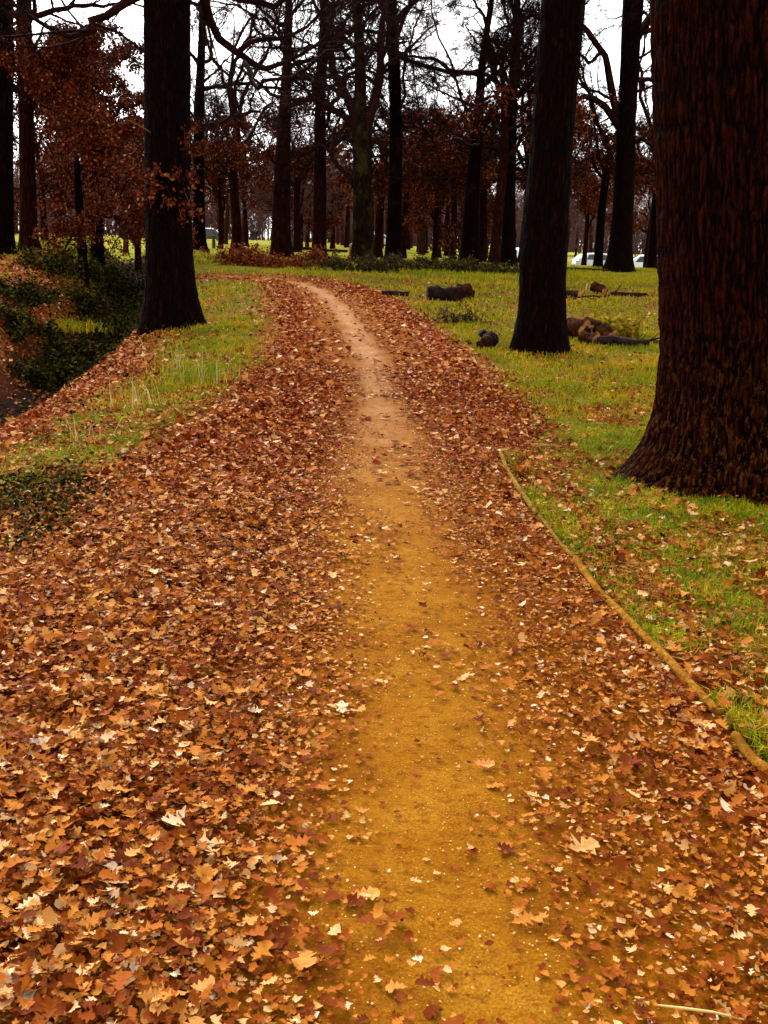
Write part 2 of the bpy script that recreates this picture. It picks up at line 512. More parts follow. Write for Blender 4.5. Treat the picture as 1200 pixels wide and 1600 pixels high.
def path_material():
    m, t, b = new_mat('path_dirt')
    c = coords(t)
    a = N(t, 'ShaderNodeAttribute', attribute_name='tread').outputs['Fac']
    far_sheen = N(t, 'ShaderNodeAttribute', attribute_name='far_sheen').outputs['Fac']  # grazing sky reflection painted as a paler, pinker tone further along
    big = noise(t, c, 3.0, 6, 0.65)
    fine = noise(t, c, 120, 4, 0.7)
    tread = ramp(t, big, [(0.30, (0.27, 0.090, 0.003)), (0.5, (0.43, 0.172, 0.007)), (0.72, (0.55, 0.25, 0.018))])
    tread = mix(t, far_sheen, tread, ramp(t, big, [(0.3, (0.46, 0.21, 0.075)), (0.7, (0.66, 0.36, 0.17))]))
    side = ramp(t, big, [(0.3, (0.19, 0.042, 0.001)), (0.7, (0.40, 0.125, 0.002))])
    col = mix(t, a, side, tread)
    col = mix(t, maprange(t, fine, 0.42, 0.62, 0.55, 0.0), col, (0.13, 0.035, 0.003))
    stain = noise(t, coords(t, (1.3, 0.8, 1.0)), 1.5, 5, 0.7)
    col = mix(t, maprange(t, stain, 0.46, 0.66, 0.0, 0.6), col, (0.26, 0.080, 0.001))
    blot = noise(t, coords(t, (1.0, 1.6, 1.0)), 17, 5, 0.75)
    col = mix(t, maprange(t, blot, 0.50, 0.68, 0.0, 0.8), col, (0.15, 0.030, 0.001))
    v = N(t, 'ShaderNodeTexVoronoi', Scale=75.0)
    t.links.new(c, v.inputs['Vector'])
    sep = N(t, 'ShaderNodeSeparateColor'); t.links.new(v.outputs['Color'], sep.inputs[0])
    speck = N(t, 'ShaderNodeMath', operation='MULTIPLY')
    t.links.new(maprange(t, v.outputs['Distance'], 0.22, 0.12), speck.inputs[0])
    t.links.new(maprange(t, sep.outputs[0], 0.86, 0.9), speck.inputs[1])
    col = mix(t, speck.outputs[0], col, (0.72, 0.45, 0.06))
    t.links.new(col, b.inputs['Base Color'])
    rough(b, 0.9, 0.03)
    add = N(t, 'ShaderNodeMath', operation='ADD')
    t.links.new(fine, add.inputs[0]); t.links.new(big, add.inputs[1])
    bump(t, b, add.outputs[0], 0.7, 0.012)
    return m
M['path'] = path_material()
def pole_mat(name, c0, c1, c2):
    m, t, b = new_mat(name)
    c = coords(t)
    n = noise(t, c, 55, 6, 0.75)
    col = ramp(t, n, [(0.32, c0), (0.5, c1), (0.72, c2)])
    col = mix(t, maprange(t, noise(t, c, 7, 5, 0.7), 0.50, 0.66, 0.0, 0.8), col, c0)
    t.links.new(col, b.inputs['Base Color'])
    rough(b, .95, .03)
    bump(t, b, n, 0.9, .008)
    return m
M['pole'] = pole_mat('pole', (0.10, 0.032, 0.002), (0.32, 0.125, 0.010), (0.56, 0.28, 0.05))
M['pole_old'] = pole_mat('pole_old', (0.07, 0.045, 0.003), (0.24, 0.13, 0.012), (0.48, 0.32, 0.08))
M['log_dark'] = plain('log_dark', (0.006, 0.003, 0.0025), 0.9, 0.1, (0.030, 0.010, 0.006), 9)
M['log_brown'] = plain('log_brown', (0.005, 0.0016, 0.0008), 0.95, 0.03, (0.075, 0.021, 0.005), 12)
M['log_moss'] = plain('log_moss', (0.012, 0.004, 0.001), 0.95, 0.03, (0.36, 0.24, 0.012), 16)
M['cut'] = plain('cut', (0.10, 0.034, 0.008), 0.9, 0.03, (0.52, 0.28, 0.08), 14)
M['stone'] = leaf_mat('stone', [(0.0, (0.40, 0.18, 0.01)), (0.6, (0.65, 0.36, 0.04)), (1.0, (0.85, 0.70, 0.35))], 0.6)

# ------------------------------------------------------------------ ground sheet
def graded(lo, hi, a, b, step, grow=1.09):
    mid = list(np.arange(a, b + 1e-6, step))
    x, s = b, step
    while x < hi:
        s *= grow; x += s; mid.append(min(x, hi))
    x, s = a, step
    left = []
    while x > lo:
        s *= grow; x -= s; left.append(max(x, lo))
    return np.array(left[::-1] + mid)
gx = graded(-900, 900, -6.0, 4.5, 0.07)
gy = graded(-60, 1500, 0.6, 13.0, 0.07, 1.03)
GX, GY = np.meshgrid(gx, gy)
mk = masks(GX, GY)
S = mk['s'].reshape(GX.shape)
PATH_L, PATH_R = -0.95, 0.98
inside = ss(PATH_L - 0.02, PATH_L + 0.18, S) * ss(PATH_R + 0.02, PATH_R - 0.18, S) * (GY < 33)
GZ = height(GX, GY, S) - 0.03 * inside
ny, nx = GX.shape
idx = np.arange(ny * nx).reshape(ny, nx)
q = np.stack([idx[:-1, :-1], idx[:-1, 1:], idx[1:, 1:], idx[1:, :-1]], -1).reshape(-1, 4)
me = raw_mesh('ground', np.stack([GX, GY, GZ], -1), q)
attr(me, 'grass', mk['grass'])
attr(me, 'litter', mk['litter'])
attr(me, 'mud', mk['mud'])
attr(me, 'lawn', ss(30, 44, GY.ravel()))
tag(link('ground', me, M['ground']), kind='structure')

# path ribbon, sunk at both edges
k0 = (PATHS[:, 1] > -3) & (PATHS[:, 0] > -5.2)
C, T = PATHS[k0], PT[k0]
C = np.stack([np.interp(np.linspace(0, 1, 900) ** 1.6, np.linspace(0, 1, len(C)), C[:, i]) for i in (0, 1)], 1)
T = nrm(np.gradient(C, axis=0))
offs = np.linspace(PATH_L, PATH_R, 44)
Rn = np.stack([T[:, 1], -T[:, 0]], 1)
PX = C[:, None, :] + offs[None, :, None] * Rn[:, None, :]
ps = np.broadcast_to(offs, PX.shape[:2])
pz = height(PX[..., 0], PX[..., 1], ps) + 0.006 * fbm(PX[..., 0] * 6, PX[..., 1] * 6, 4, 3) - 0.06 * (ss(PATH_L + 0.14, PATH_L, ps) + ss(PATH_R - 0.14, PATH_R, ps))
pn = fbm(PX[..., 0] * 1.6, PX[..., 1] * 1.0, 5.0, 4)
ww = (1 - 0.5 * ss(6, 11, PX[..., 1]))
tread = np.exp(-np.abs((ps + 0.34 * pn * ww) / (0.42 * ww)) ** 2.2)
n0, n1_ = PX.shape[:2]
idx = np.arange(n0 * n1_).reshape(n0, n1_)
q = np.stack([idx[:-1, :-1], idx[:-1, 1:], idx[1:, 1:], idx[1:, :-1]], -1).reshape(-1, 4)
me = raw_mesh('path', np.concatenate([PX, pz[..., None]], -1), q)
attr(me, 'tread', tread.ravel())
attr(me, 'far_sheen', ss(4.5, 12, PX[..., 1].ravel()))
tag(link('path', me, M['path']), kind='structure')

# ------------------------------------------------------------------ leaves, grass (uncountable ground cover)
rng = np.random.default_rng(7)
LEAF_T = np.array([0.0, .13, .25, .35, .48, .58, .71, .81, .92, 1.0])
LEAF_W = np.array([.015, .06, .21, .10, .33, .16, .40, .20, .22, .02])
def leaf_batch(P, size, yaw, tilt, roll, curl, stations):
    """P (n,3) -> verts and quads of lobed oak leaves"""
    n = len(P)
    t, wd = LEAF_T[stations], LEAF_W[stations]
    k = len(t)
    jit = 1 + 0.22 * rng.standard_normal((n, k, 2))
    half = np.clip(wd[None, :, None] * jit, 0.01, 0.55)
    x = np.broadcast_to((t - 0.5)[None, :, None], (n, k, 3))
    y = np.stack([-half[..., 0], np.zeros((n, k)), half[..., 1]], -1)
    fold = rng.normal(0.18, 0.22, (n, 1, 1))
    z = curl[:, None, None] * (x ** 2 * 1.6) + fold * np.abs(y) + 0.10 * rng.standard_normal((n, k, 3)) * np.abs(y)
    L = np.stack([x, y, z], -1) * size[:, None, None, None]
    ca, sa = np.cos(yaw), np.sin(yaw)
    cb, sb = np.cos(tilt), np.sin(tilt)
    cc, sr = np.cos(roll), np.sin(roll)
    one, zero = np.ones(n), np.zeros(n)
    Rx = np.stack([one, zero, zero, zero, cc, -sr, zero, sr, cc], -1).reshape(n, 3, 3)
    Ry = np.stack([cb, zero, sb, zero, one, zero, -sb, zero, cb], -1).reshape(n, 3, 3)
    Rz = np.stack([ca, -sa, zero, sa, ca, zero, zero, zero, one], -1).reshape(n, 3, 3)
    RR = Rz @ Ry @ Rx
    V = np.einsum('nij,nkmj->nkmi', RR, L) + P[:, None, None, :]
    base = np.arange(n)[:, None, None] * (k * 3)
    i = np.arange(k - 1)[None, :, None] * 3
    j = np.arange(2)[None, None, :]
    q = np.stack(np.broadcast_arrays(base + i + j, base + i + j + 1, base + i + 3 + j + 1, base + i + 3 + j), -1).reshape(-1, 4)
    return V.reshape(-1, 3), q

def scatter(x0, x1, y0, y1, n, dens):
    x = rng.uniform(x0, x1, n); y = rng.uniform(y0, y1, n)
    m = masks(x, y)
    keep = rng.random(n) < dens(m, x, y)
    return x[keep], y[keep], {k: v[keep] for k, v in m.items()}

def in_view(x, y, margin=1.1):
    return np.abs(x) < 0.40 * (y + 1.0) + margin

def litter_density(m, x, y):
    p = m['litter'] ** 1.25 * 0.95 + 0.006
    p = p * np.clip(0.30 + 0.70 * ss(0.15, 0.9, -m['s'] + 0.4 * m['n1']) + 0.30 * ss(0.9, 1.3, m['s']) - 0.10 * (m['s'] > 0) * ss(6, 4, y) * ss(1.0, 0.8, m['s']) + 0.5 * (m['s'] > 0) * ss(7, 11, y), 0, 1) * (1 - 0.35 * ss(-0.05, 0.25, m['n2']) * (m['s'] > 0))
    return p * in_view(x, y)
ALL = np.arange(10)
bag = Bag(); bag2 = Bag()
def put_leaves(bg_, x, y, m, size, stations, tilt_s, stack=0.03):
    n = len(x)
    lift = rng.random(n) ** 1.5 * stack * (0.25 + m['litter'])
    P = np.stack([x, y, height(x, y, m['s']) + 0.008 + lift], -1)
    flat = np.exp(-np.abs(m['s'] / 0.5) ** 3)
    v, q = leaf_batch(P, size, rng.uniform(0, 6.283, n), rng.normal(0, 1, n) * tilt_s * (1 - 0.7 * flat), rng.normal(0, 1, n) * tilt_s * (1 - 0.7 * flat), rng.normal(0.25, 0.35, n), stations)
    bg_.add(v, q)
x, y, m = scatter(-4.0, 3.6, 1.2, 8.0, 250000, lambda m, x, y: litter_density(m, x, y) * ss(8.0, 4.6, y))
put_leaves(bag, x, y, m, np.clip(rng.lognormal(math.log(0.029), 0.45, len(x)), 0.010, 0.082), ALL, 0.30, 0.040)
# crumbs and broken bits on the path
x, y, m = scatter(-0.9, 1.1, 1.2, 10, 9000, lambda m, x, y: ss(-0.12, 0.2, m['n2'] + 0.4 * m['n1']) * np.exp(-np.abs(m['s'] / 0.7) ** 4))
put_leaves(bag, x, y, m, rng.uniform(0.004, 0.014, len(x)), np.array([0, 4, 9]), 0.25, 0.004)
x, y, m = scatter(-1.3, 1.3, 1.2, 9, 100000, lambda m, x, y: (0.02 + 0.9 * ss(0.10, 0.6, np.abs(m['s'] + 0.3 * m['n1']))) * ss(1.25, 0.9, np.abs(m['s'])) * (1 - 0.30 * (m['s'] > 0) * ss(6, 4, y)))
put_leaves(bag, x, y, m, rng.uniform(0.007, 0.028, len(x)), np.array([0, 2, 4, 6, 9]), 0.35, 0.008)
tag(link('fallen_leaves', bag.mesh('fallen_leaves', True), M['leaf']), 'brown and tan oak leaves lying thick beside the path', 'leaves', kind='stuff')
x, y, m = scatter(-6.5, 5.5, 4.6, 13, 190000, lambda m, x, y: litter_density(m, x, y) * ss(4.6, 8.0, y))
put_leaves(bag2, x, y, m, np.clip(rng.lognormal(math.log(0.037), 0.40, len(x)), 0.018, 0.10), np.array([0, 2, 4, 6, 9]), 0.38, 0.035)
x, y, m = scatter(-16, 11, 12.9, 30, 90000, lambda m, x, y: litter_density(m, x, y) * 0.8)
put_leaves(bag2, x, y, m, np.clip(rng.normal(0.085, 0.022, len(x)), 0.04, 0.14), np.array([0, 4, 9]), 0.4, 0.03)
tag(link('fallen_leaves', bag2.mesh('fallen_leaves', False), M['leaf_mid']), 'reddish oak leaf litter further along the path', 'leaves', kind='stuff')

def blades(bg_, x, y, z, hgt, wid, lean):
    n = len(x)
    yaw = rng.uniform(0, 6.283, n)
    ld = rng.uniform(0, 6.283, n)
    l = np.abs(rng.normal(0, lean, n))
    dx, dy = np.cos(yaw) * wid * 0.5, np.sin(yaw) * wid * 0.5
    tx, ty = np.cos(ld) * l * hgt, np.sin(ld) * l * hgt
    A = np.stack([x - dx, y - dy, z], -1); B = np.stack([x + dx, y + dy, z], -1)
    Cc = np.stack([x + tx * .35 + dx * .7, y + ty * .35 + dy * .7, z + hgt * .62], -1)
    D = np.stack([x + tx * .35 - dx * .7, y + ty * .35 - dy * .7, z + hgt * .62], -1)
    E = np.stack([x + tx, y + ty, z + hgt * (1 - 0.35 * np.minimum(l, 1.5))], -1)
    V = np.stack([A, B, Cc, D, E], 1).reshape(-1, 3)
    b0 = np.arange(n)[:, None] * 5
    bg_.add(V, b0 + np.array([[0, 1, 2, 3]]), b0 + np.array([[3, 2, 4]]))
gbag, gbag2 = Bag(), Bag()
def gd(m, x, y):
    clump = 0.25 + 0.75 * ss(-0.20, 0.08, fbm(x * 2.0, y * 2.0, 11, 3))
    return m['grass'] ** 1.4 * clump * in_view(x, y)
X_ = [scatter(0.8, 4.3, 2.2, 9.5, 190000, gd), scatter(-4.5, -1, 3, 9.5, 110000, gd)]
x, y = [np.concatenate([q_[i] for q_ in X_]) for i in (0, 1)]
m = {'s': np.concatenate([q_[2]['s'] for q_ in X_])}
blades(gbag, x, y, height(x, y, m['s']) - 0.004, rng.uniform(0.02, 0.070, len(x)), rng.uniform(0.0025, 0.006, len(x)), 1.0)
x, y, m = scatter(-9, 7.5, 9.4, 19, 190000, gd)
blades(gbag2, x, y, height(x, y, m['s']) - 0.005, rng.uniform(0.04, 0.11, len(x)), rng.uniform(0.006, 0.012, len(x)), 0.8)
x, y, m = scatter(-18, 19, 18.9, 46, 150000, lambda m, x, y: m['grass'] ** 1.2 * ss(-0.2, 0.1, fbm(x * .8, y * .8, 4, 3)) * in_view(x, y))
blades(gbag2, x, y, height(x, y, m['s']) - 0.01, rng.uniform(0.05, 0.15, len(x)), rng.uniform(0.015, 0.03, len(x)), 0.8)
tag(link('grass', gbag.mesh('grass', False), M['grass_green']), 'short bright green grass beyond the wooden edging', 'grass', kind='stuff')
tag(link('grass', gbag2.mesh('grass', False), M['grass']), 'yellowing rough grass across the clearing', 'grass', kind='stuff')

# dark weeds along the ditch and the left lip
def small_leaves(bg_, P, size, flat=0.9):
    n = len(P)
    a = nrm(rng.standard_normal((n, 3)) * np.array([1, 1, flat]))
    b = nrm(np.cross(a, rng.standard_normal((n, 3))))
    s = size[:, None]
    V = np.stack([P - a * s * .5, P + b * s * .32, P + a * s * .5, P - b * s * .32], 1).reshape(-1, 3)
    b0 = np.arange(n)[:, None] * 4
    bg_.add(V, b0 + np.array([[0, 1, 2, 3]]))
wb = Bag()
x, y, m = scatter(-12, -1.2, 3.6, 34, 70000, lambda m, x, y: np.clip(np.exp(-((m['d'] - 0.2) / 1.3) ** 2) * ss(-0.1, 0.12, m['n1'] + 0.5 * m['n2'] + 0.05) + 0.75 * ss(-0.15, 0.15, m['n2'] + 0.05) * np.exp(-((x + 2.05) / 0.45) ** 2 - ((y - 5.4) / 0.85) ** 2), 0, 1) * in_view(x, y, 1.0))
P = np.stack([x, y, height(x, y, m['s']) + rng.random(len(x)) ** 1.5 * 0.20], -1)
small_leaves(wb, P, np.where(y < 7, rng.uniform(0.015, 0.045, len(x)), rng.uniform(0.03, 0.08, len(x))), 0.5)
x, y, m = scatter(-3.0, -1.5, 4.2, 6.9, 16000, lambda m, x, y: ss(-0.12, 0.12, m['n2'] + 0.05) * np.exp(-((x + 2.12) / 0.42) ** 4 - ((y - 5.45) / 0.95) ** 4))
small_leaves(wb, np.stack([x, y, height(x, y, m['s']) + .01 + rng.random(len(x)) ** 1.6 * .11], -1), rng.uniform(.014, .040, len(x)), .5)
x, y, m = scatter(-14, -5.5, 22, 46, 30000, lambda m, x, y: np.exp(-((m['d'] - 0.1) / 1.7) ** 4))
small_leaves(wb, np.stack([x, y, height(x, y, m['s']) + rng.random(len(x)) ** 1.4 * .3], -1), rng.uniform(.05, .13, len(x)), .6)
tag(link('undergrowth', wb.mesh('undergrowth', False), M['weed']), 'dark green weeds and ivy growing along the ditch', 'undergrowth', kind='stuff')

# bright grit on the trodden path
sb = Bag()
n = 2600
x = rng.normal(0, 0.42, n); y = 1.3 + rng.random(n) ** 1.6 * 6.5
x = x + np.interp(y, PATHS[:, 1][:150], PATHS[:, 0][:150])
r = rng.uniform(0.0012, 0.0042, n)
P = np.stack([x, y, height(x, y) + 0.004], -1)
O = np.array([[1, 0, 0], [0, 1, 0], [-1, 0, 0], [0, -1, 0], [0, 0, .8], [0, 0, -.8]])
V = P[:, None, :] + O[None] * r[:, None, None] * rng.uniform(0.6, 1.4, (n, 6, 1))
F = np.array([[0, 1, 4], [1, 2, 4], [2, 3, 4], [3, 0, 4], [1, 0, 5], [2, 1, 5], [3, 2, 5], [0, 3, 5]])
sb.add(V.reshape(-1, 3), None, (np.arange(n)[:, None, None] * 6 + F[None]).reshape(-1, 3))
tag(link('grit', sb.mesh('grit', False), M['stone']), 'pale yellow grit scattered over the trodden path', 'grit', kind='stuff')

# ------------------------------------------------------------------ trees
def trunk_mesh(name, centre, radius, zs, cols, bark_amp, bark_scale, roots, seed, flare=0.45, flare_h=0.35, knots=0.03):
    """centre(z)->(x,y), radius(z); local coordinates, base at 0"""
    th = np.arange(cols) / cols * 2 * math.pi
    Z, TH = np.meshgrid(zs, th, indexing='ij')
    R0 = radius(Z)
    zz = np.maximum(Z, 0)
    fl = flare * np.exp(-zz / flare_h)
    lob = np.zeros_like(Z)
    for a, amp, sh in roots:
        dth = np.angle(np.exp(1j * (TH - a)))
        lob += amp * np.exp(-(dth / sh) ** 2)
    fl = fl * (0.55 + lob)
    Rb = R0[:, :1].mean()
    ux, uy = np.cos(TH) * R0 / bark_scale, np.sin(TH) * R0 / bark_scale
    uz = Z / bark_scale
    warp = vnoise(ux * .4 + seed, uy * .4, uz * .12) * 1.6
    n = vnoise(ux + warp + seed, uy + warp, uz * 0.14)
    n2 = vnoise(ux * 2.1 + seed * 3, uy * 2.1, uz * 0.42 + 7)
    nb = vnoise(ux * .9 + warp * .7 + 31 + seed, uy * .9 + warp * .7, uz * 0.12 + 3)
    plate = np.clip(np.abs(2 * n - 1) * 2.6, 0, 1) * np.clip(np.abs(2 * nb - 1) * 3.0, 0, 1)
    bark = bark_amp * (plate - 0.75 + (n2 - .5) * 0.55)
    big = knots * (fbm(np.cos(TH) * 1.3 + seed, np.sin(TH) * 1.3, Z * 0.9, 3)) * 2
    rr = R0 * (1 + fl + big) + bark
    cx, cy = centre(Z)
    V = np.stack([cx + rr * np.cos(TH), cy + rr * np.sin(TH), Z], -1)
    a, b = Z.shape
    i = np.arange(a - 1)[:, None] * b
    j = np.arange(b)[None]
    j2 = (j + 1) % b
    q = np.stack(np.broadcast_arrays(i + j, i + j2, i + b + j2, i + b + j), -1).reshape(-1, 4)
    me = raw_mesh(name, V, q)
    attr(me, 'plate', np.clip(plate + (n2 - .5) * .6, 0, 1).ravel())
    return me

def walk(g, start, d, length, N_, wander, up, r0, r1):
    B = len(start)
    pts = np.empty((B, N_, 3)); pts[:, 0] = start
    d = nrm(d)
    for k in range(1, N_):
        d = nrm(d + g.standard_normal((B, 3)) * wander + np.array([0, 0, 1.0]) * up)
        pts[:, k] = pts[:, k - 1] + d * (length / (N_ - 1))[:, None]
    t = np.linspace(0, 1, N_)[None]
    return pts, r0[:, None] * (1 - t) + r1[:, None] * t

def spawn(g, pts, rad, n, t0, t1, ang, lenf, radf, N_, wander, up, flat=1.0, lmin=0.12):
    B, Mm, _ = pts.shape
    L = np.linalg.norm(np.diff(pts, axis=1), axis=2).sum(1)
    par = np.repeat(np.arange(B), n)
    t = g.uniform(t0, t1, B * n)
    f = t * (Mm - 1)
    k = np.minimum(f.astype(int), Mm - 2)
    u = (f - k)[:, None]
    P = pts[par, k] * (1 - u) + pts[par, k + 1] * u
    tan = nrm(pts[par, k + 1] - pts[par, k])
    r = rad[par, k] * (1 - u[:, 0]) + rad[par, k + 1] * u[:, 0]
    rv = g.standard_normal((B * n, 3)); rv[:, 2] *= flat
    perp = nrm(np.cross(tan, nrm(rv)))
    a = g.normal(ang, 0.22, B * n)[:, None]
    d = tan * np.cos(a) + perp * np.sin(a)
    ln = np.maximum(L[par] * lenf * (1.15 - 0.6 * t) * g.uniform(0.6, 1.25, B * n), lmin)
    r0 = np.maximum(r * radf, 0.003)
    return walk(g, P, d, ln, N_, wander, up, r0, np.maximum(r0 * 0.35, 0.0025))

def crown_mesh(g, limbs, nums, foliage=0, fol_size=0.10, fol_zmax=99, sides=(7, 5, 4, 3, 3), twig_min=0.0):
    """limbs: list of (pts (N,3), radii (N)); returns crown mesh data and foliage mesh data"""
    b = Bag()
    N0 = 18
    P = np.stack([np.stack([np.interp(np.linspace(0, 1, N0), np.linspace(0, 1, len(p)), p[:, i]) for i in range(3)], 1) for p, r in limbs])
    Rr = np.stack([np.interp(np.linspace(0, 1, N0), np.linspace(0, 1, len(r)), r) for p, r in limbs])
    jit = g.standard_normal(P.shape) * np.linalg.norm(P[:, -1] - P[:, 0], axis=1)[:, None, None] * 0.022
    jit[:, 1:-1] = (jit[:, :-2] + jit[:, 1:-1] + jit[:, 2:]) / 3
    P[:, 1:] += jit[:, 1:]
    b.add(*tubes(P, Rr, sides[0]))
    cfg = [(nums[0], .15, 1.0, .85, .50, .50, 8, .27, .02), (nums[1], .12, 1.0, .8, .50, .52, 7, .28, .01),
           (nums[2], .10, 1.0, .8, .52, .58, 5, .28, .0), (nums[3], .1, 1.0, .8, .55, .75, 3, .3, .0)]
    ends = []
    for lev, (n, t0, t1, ang, lf, rf, N_, wd, up) in enumerate(cfg):
        if n == 0: break
        P, Rr = spawn(g, P, Rr, n, t0, t1, ang, lf, rf, N_, wd, up)
        Rr = np.maximum(Rr, twig_min)
        b.add(*tubes(P, Rr, sides[min(lev + 1, 4)]))
        ends.append(P)
    cm = b.mesh('crown')
    fm = None
    if foliage:
        Q = ends[-1].reshape(-1, 3)
        Q = Q[Q[:, 2] < fol_zmax]
        if len(Q):
            k = g.integers(0, len(Q), foliage)
            pp = Q[k] + g.standard_normal((foliage, 3)) * 0.10
            fb = Bag()
            small_leaves(fb, pp, g.uniform(0.6, 1.3, foliage) * fol_size, 1.0)
            fm = fb.mesh('foliage', False)
    return cm, fm

def auto_limbs(g, centre, radius, height_, z0, n, spread, droop=0.0):
    out = []
    zs = np.sort(g.uniform(z0, height_ * 0.92, n))
    for z in zs:
        az = g.uniform(0, 6.283)
        el = g.uniform(0.1, 0.9) - droop + 0.5 * (z - z0) / (height_ - z0)
        cx, cy = centre(np.array(z))
        st = np.array([[float(cx), float(cy), z]])
        d = np.array([[math.cos(az) * math.cos(el), math.sin(az) * math.cos(el), math.sin(el)]])
        L = np.array([spread * g.uniform(0.6, 1.15) * (1.1 - 0.45 * (z - z0) / (height_ - z0))])
        r = float(radius(np.array(z)))
        p, rr = walk(g, st, d, L, 12, 0.24, 0.015, np.array([min(r * 0.5, 0.11)]), np.array([0.018]))
        out.append((p[0], rr[0]))
    # leader
    cx, cy = centre(np.array(height_))
    return out

def make_tree(label, x, y, dia, hgt, seed, mat, trunk_px=None, limb_px=(), z0=4.0, n_limbs=9, spread=5.5, nums=(7, 7, 6, 6),
              foliage=0, fol_size=0.11, fol_zmax=6.0, cols=40, rows=70, bark_amp=0.008, bark_scale=0.06, roots=None, flare=0.45, flare_h=0.35,
              group=None, droop=0.0, name='oak_tree', twig_mat=None, twig_min=0.0, knots=0.03, lean=0.0, zfine=None):
    g = np.random.default_rng(seed)
    zb = h1(x, y)
    base = np.array([x, y, zb])
    root = empty(name, tuple(base))
    tag(root, label, 'tree', group)
    Rb = dia / 2
    if trunk_px:                      # trunk bends read from the photograph, as metres at the trunk's own distance
        W = np.array([at_depth(p[0], p[1], y) for p in trunk_px]) - base
        rad_w = np.array([p[2] * 0.5 * np.linalg.norm(at_depth(p[0], p[1], y) - np.array([0, 0, CAM_H])) / FPX * 0.97 for p in trunk_px])
        o = np.argsort(W[:, 2]); W, rad_w = W[o], rad_w[o]
        zt, xt, rt = W[:, 2], W[:, 0], rad_w
        slope = (xt[-1] - xt[-2]) / max(zt[-1] - zt[-2], .1) if len(zt) > 1 else 0
        zt = np.append(zt, hgt); xt = np.append(xt, xt[-1] + slope * 0.4 * (hgt - zt[-2])); rt = np.append(rt, 0.03)
        wob = g.uniform(0, 6.28, 2)
        centre = lambda z: (np.interp(z, zt, xt), 0.06 * np.sin(np.asarray(z) * .45 + wob[0]) * ss(0, 4, np.asarray(z)))
        radius = lambda z: np.interp(z, zt, rt)
    else:
        ph = g.uniform(0, 6.28, 4)
        am = 0.17 * hgt / 15
        centre = lambda z: (am * np.sin(np.asarray(z) * .5 + ph[0]) * ss(0, 5, np.asarray(z)) * (1 + 3 * ss(z0, hgt, np.asarray(z))) + lean * np.asarray(z), am * np.sin(np.asarray(z) * .4 + ph[1]) * ss(0, 5, np.asarray(z)) * (1 + 3 * ss(z0, hgt, np.asarray(z))))
        zk = z0 + (hgt - z0) * (0.30 if group != 'bare trees of the wood beyond' else 0.12)
        radius = lambda z: Rb * np.interp(z, [0, 1.5, z0 + 1, zk, zk + 2.5, hgt], [1.04, 1.0, 0.85, 0.62, 0.30, 0.05])
    if roots is None:
        roots = [(g.uniform(0, 6.28), g.uniform(0.25, 0.7), 0.4) for _ in range(4)]
    if zfine:
        zs = np.concatenate([np.linspace(-0.25, zfine, rows), np.linspace(zfine, hgt, 40)[1:]])
    else:
        zs = np.concatenate([np.linspace(-0.25, 1.0, rows // 3), np.linspace(1.0, hgt, rows - rows // 3)[1:]])
    fork = None
    if not trunk_px and hgt > 8.5:    # an oak divides into a few crooked leaders
        ht = z0 + (hgt - z0) * g.uniform(0.12, 0.28)
        rf_ = float(radius(np.array(ht)))
        cf = np.array([float(c_) for c_ in centre(np.array(ht - 0.25))])
        zs = np.concatenate([zs[zs < ht - 0.2], [ht - 0.1, ht + 0.1, ht + 0.16]])
        rad0 = radius
        radius = lambda z: np.where(z > ht + 0.05, np.where(z > ht + 0.12, 0.01, rf_ * 0.6), rad0(z))
        k_ = int(g.integers(2, 5))
        a0 = g.uniform(0, 6.28)
        fork = []
        for i_ in range(k_):
            el = g.uniform(0.75, 1.25)
            az = a0 + i_ * 6.283 / k_ + g.normal(0, .3)
            d_ = np.array([[math.cos(az) * math.cos(el), math.sin(az) * math.cos(el), math.sin(el)]])
            p_, r_ = walk(g, np.array([[cf[0], cf[1], ht - 0.25]]), d_, np.array([(hgt - ht) * g.uniform(.75, 1.1)]), 12, .17, .02, np.array([rf_ * g.uniform(.55, .75)]), np.array([.02]))
            fork.append((p_[0], r_[0]))
    tm = trunk_mesh('trunk', centre, radius, zs, cols, bark_amp, bark_scale, roots, seed % 91, flare, flare_h, knots)
    link('trunk', tm, mat, root)
    limbs = []
    for L in limb_px:                 # limbs that can be read in the photograph
        dY = g.normal(0, 1.0)
        k = len(L)
        pts = np.array([at_depth(p[0], p[1], y + dY * i / max(k - 1, 1)) for i, p in enumerate(L)]) - base
        rr = np.array([p[2] * 0.5 * y / FPX for p in L])
        if pts[-1, 2] < hgt:          # let it go on beyond the picture
            d = nrm((pts[-1] - pts[-2])[None])
            e, er = walk(g, pts[-1:], d, np.array([g.uniform(1.5, 3.0)]), 5, 0.18, 0.05, np.array([rr[-1]]), np.array([0.012]))
            pts = np.vstack([pts, e[0][1:]]); rr = np.append(rr, er[0][1:])
        limbs.append((pts, rr))
    if fork:
        limbs += fork + auto_limbs(g, centre, rad0, ht, min(z0, ht - .6), max(4, n_limbs // 2), spread, droop)
    else:
        limbs += auto_limbs(g, centre, radius, hgt, z0, n_limbs, spread, droop)
    cm, fm = crown_mesh(g, limbs, nums, foliage, fol_size, fol_zmax, twig_min=twig_min)
    link('crown', cm, twig_mat or M['twig'], root)
    if fm is not None:
        link('foliage', fm, M['leaf_hang'], root)
    return root

def ground_x(px, Y):
    return at_depth(px, 380, Y)[0]
def tree_px(label, px, Y, w_px, hgt, seed, mat, **kw):
    return make_tree(label, ground_x(px, Y), Y, w_px * Y / FPX, hgt, seed, mat, **{'twig_min': 0.004, **kw})

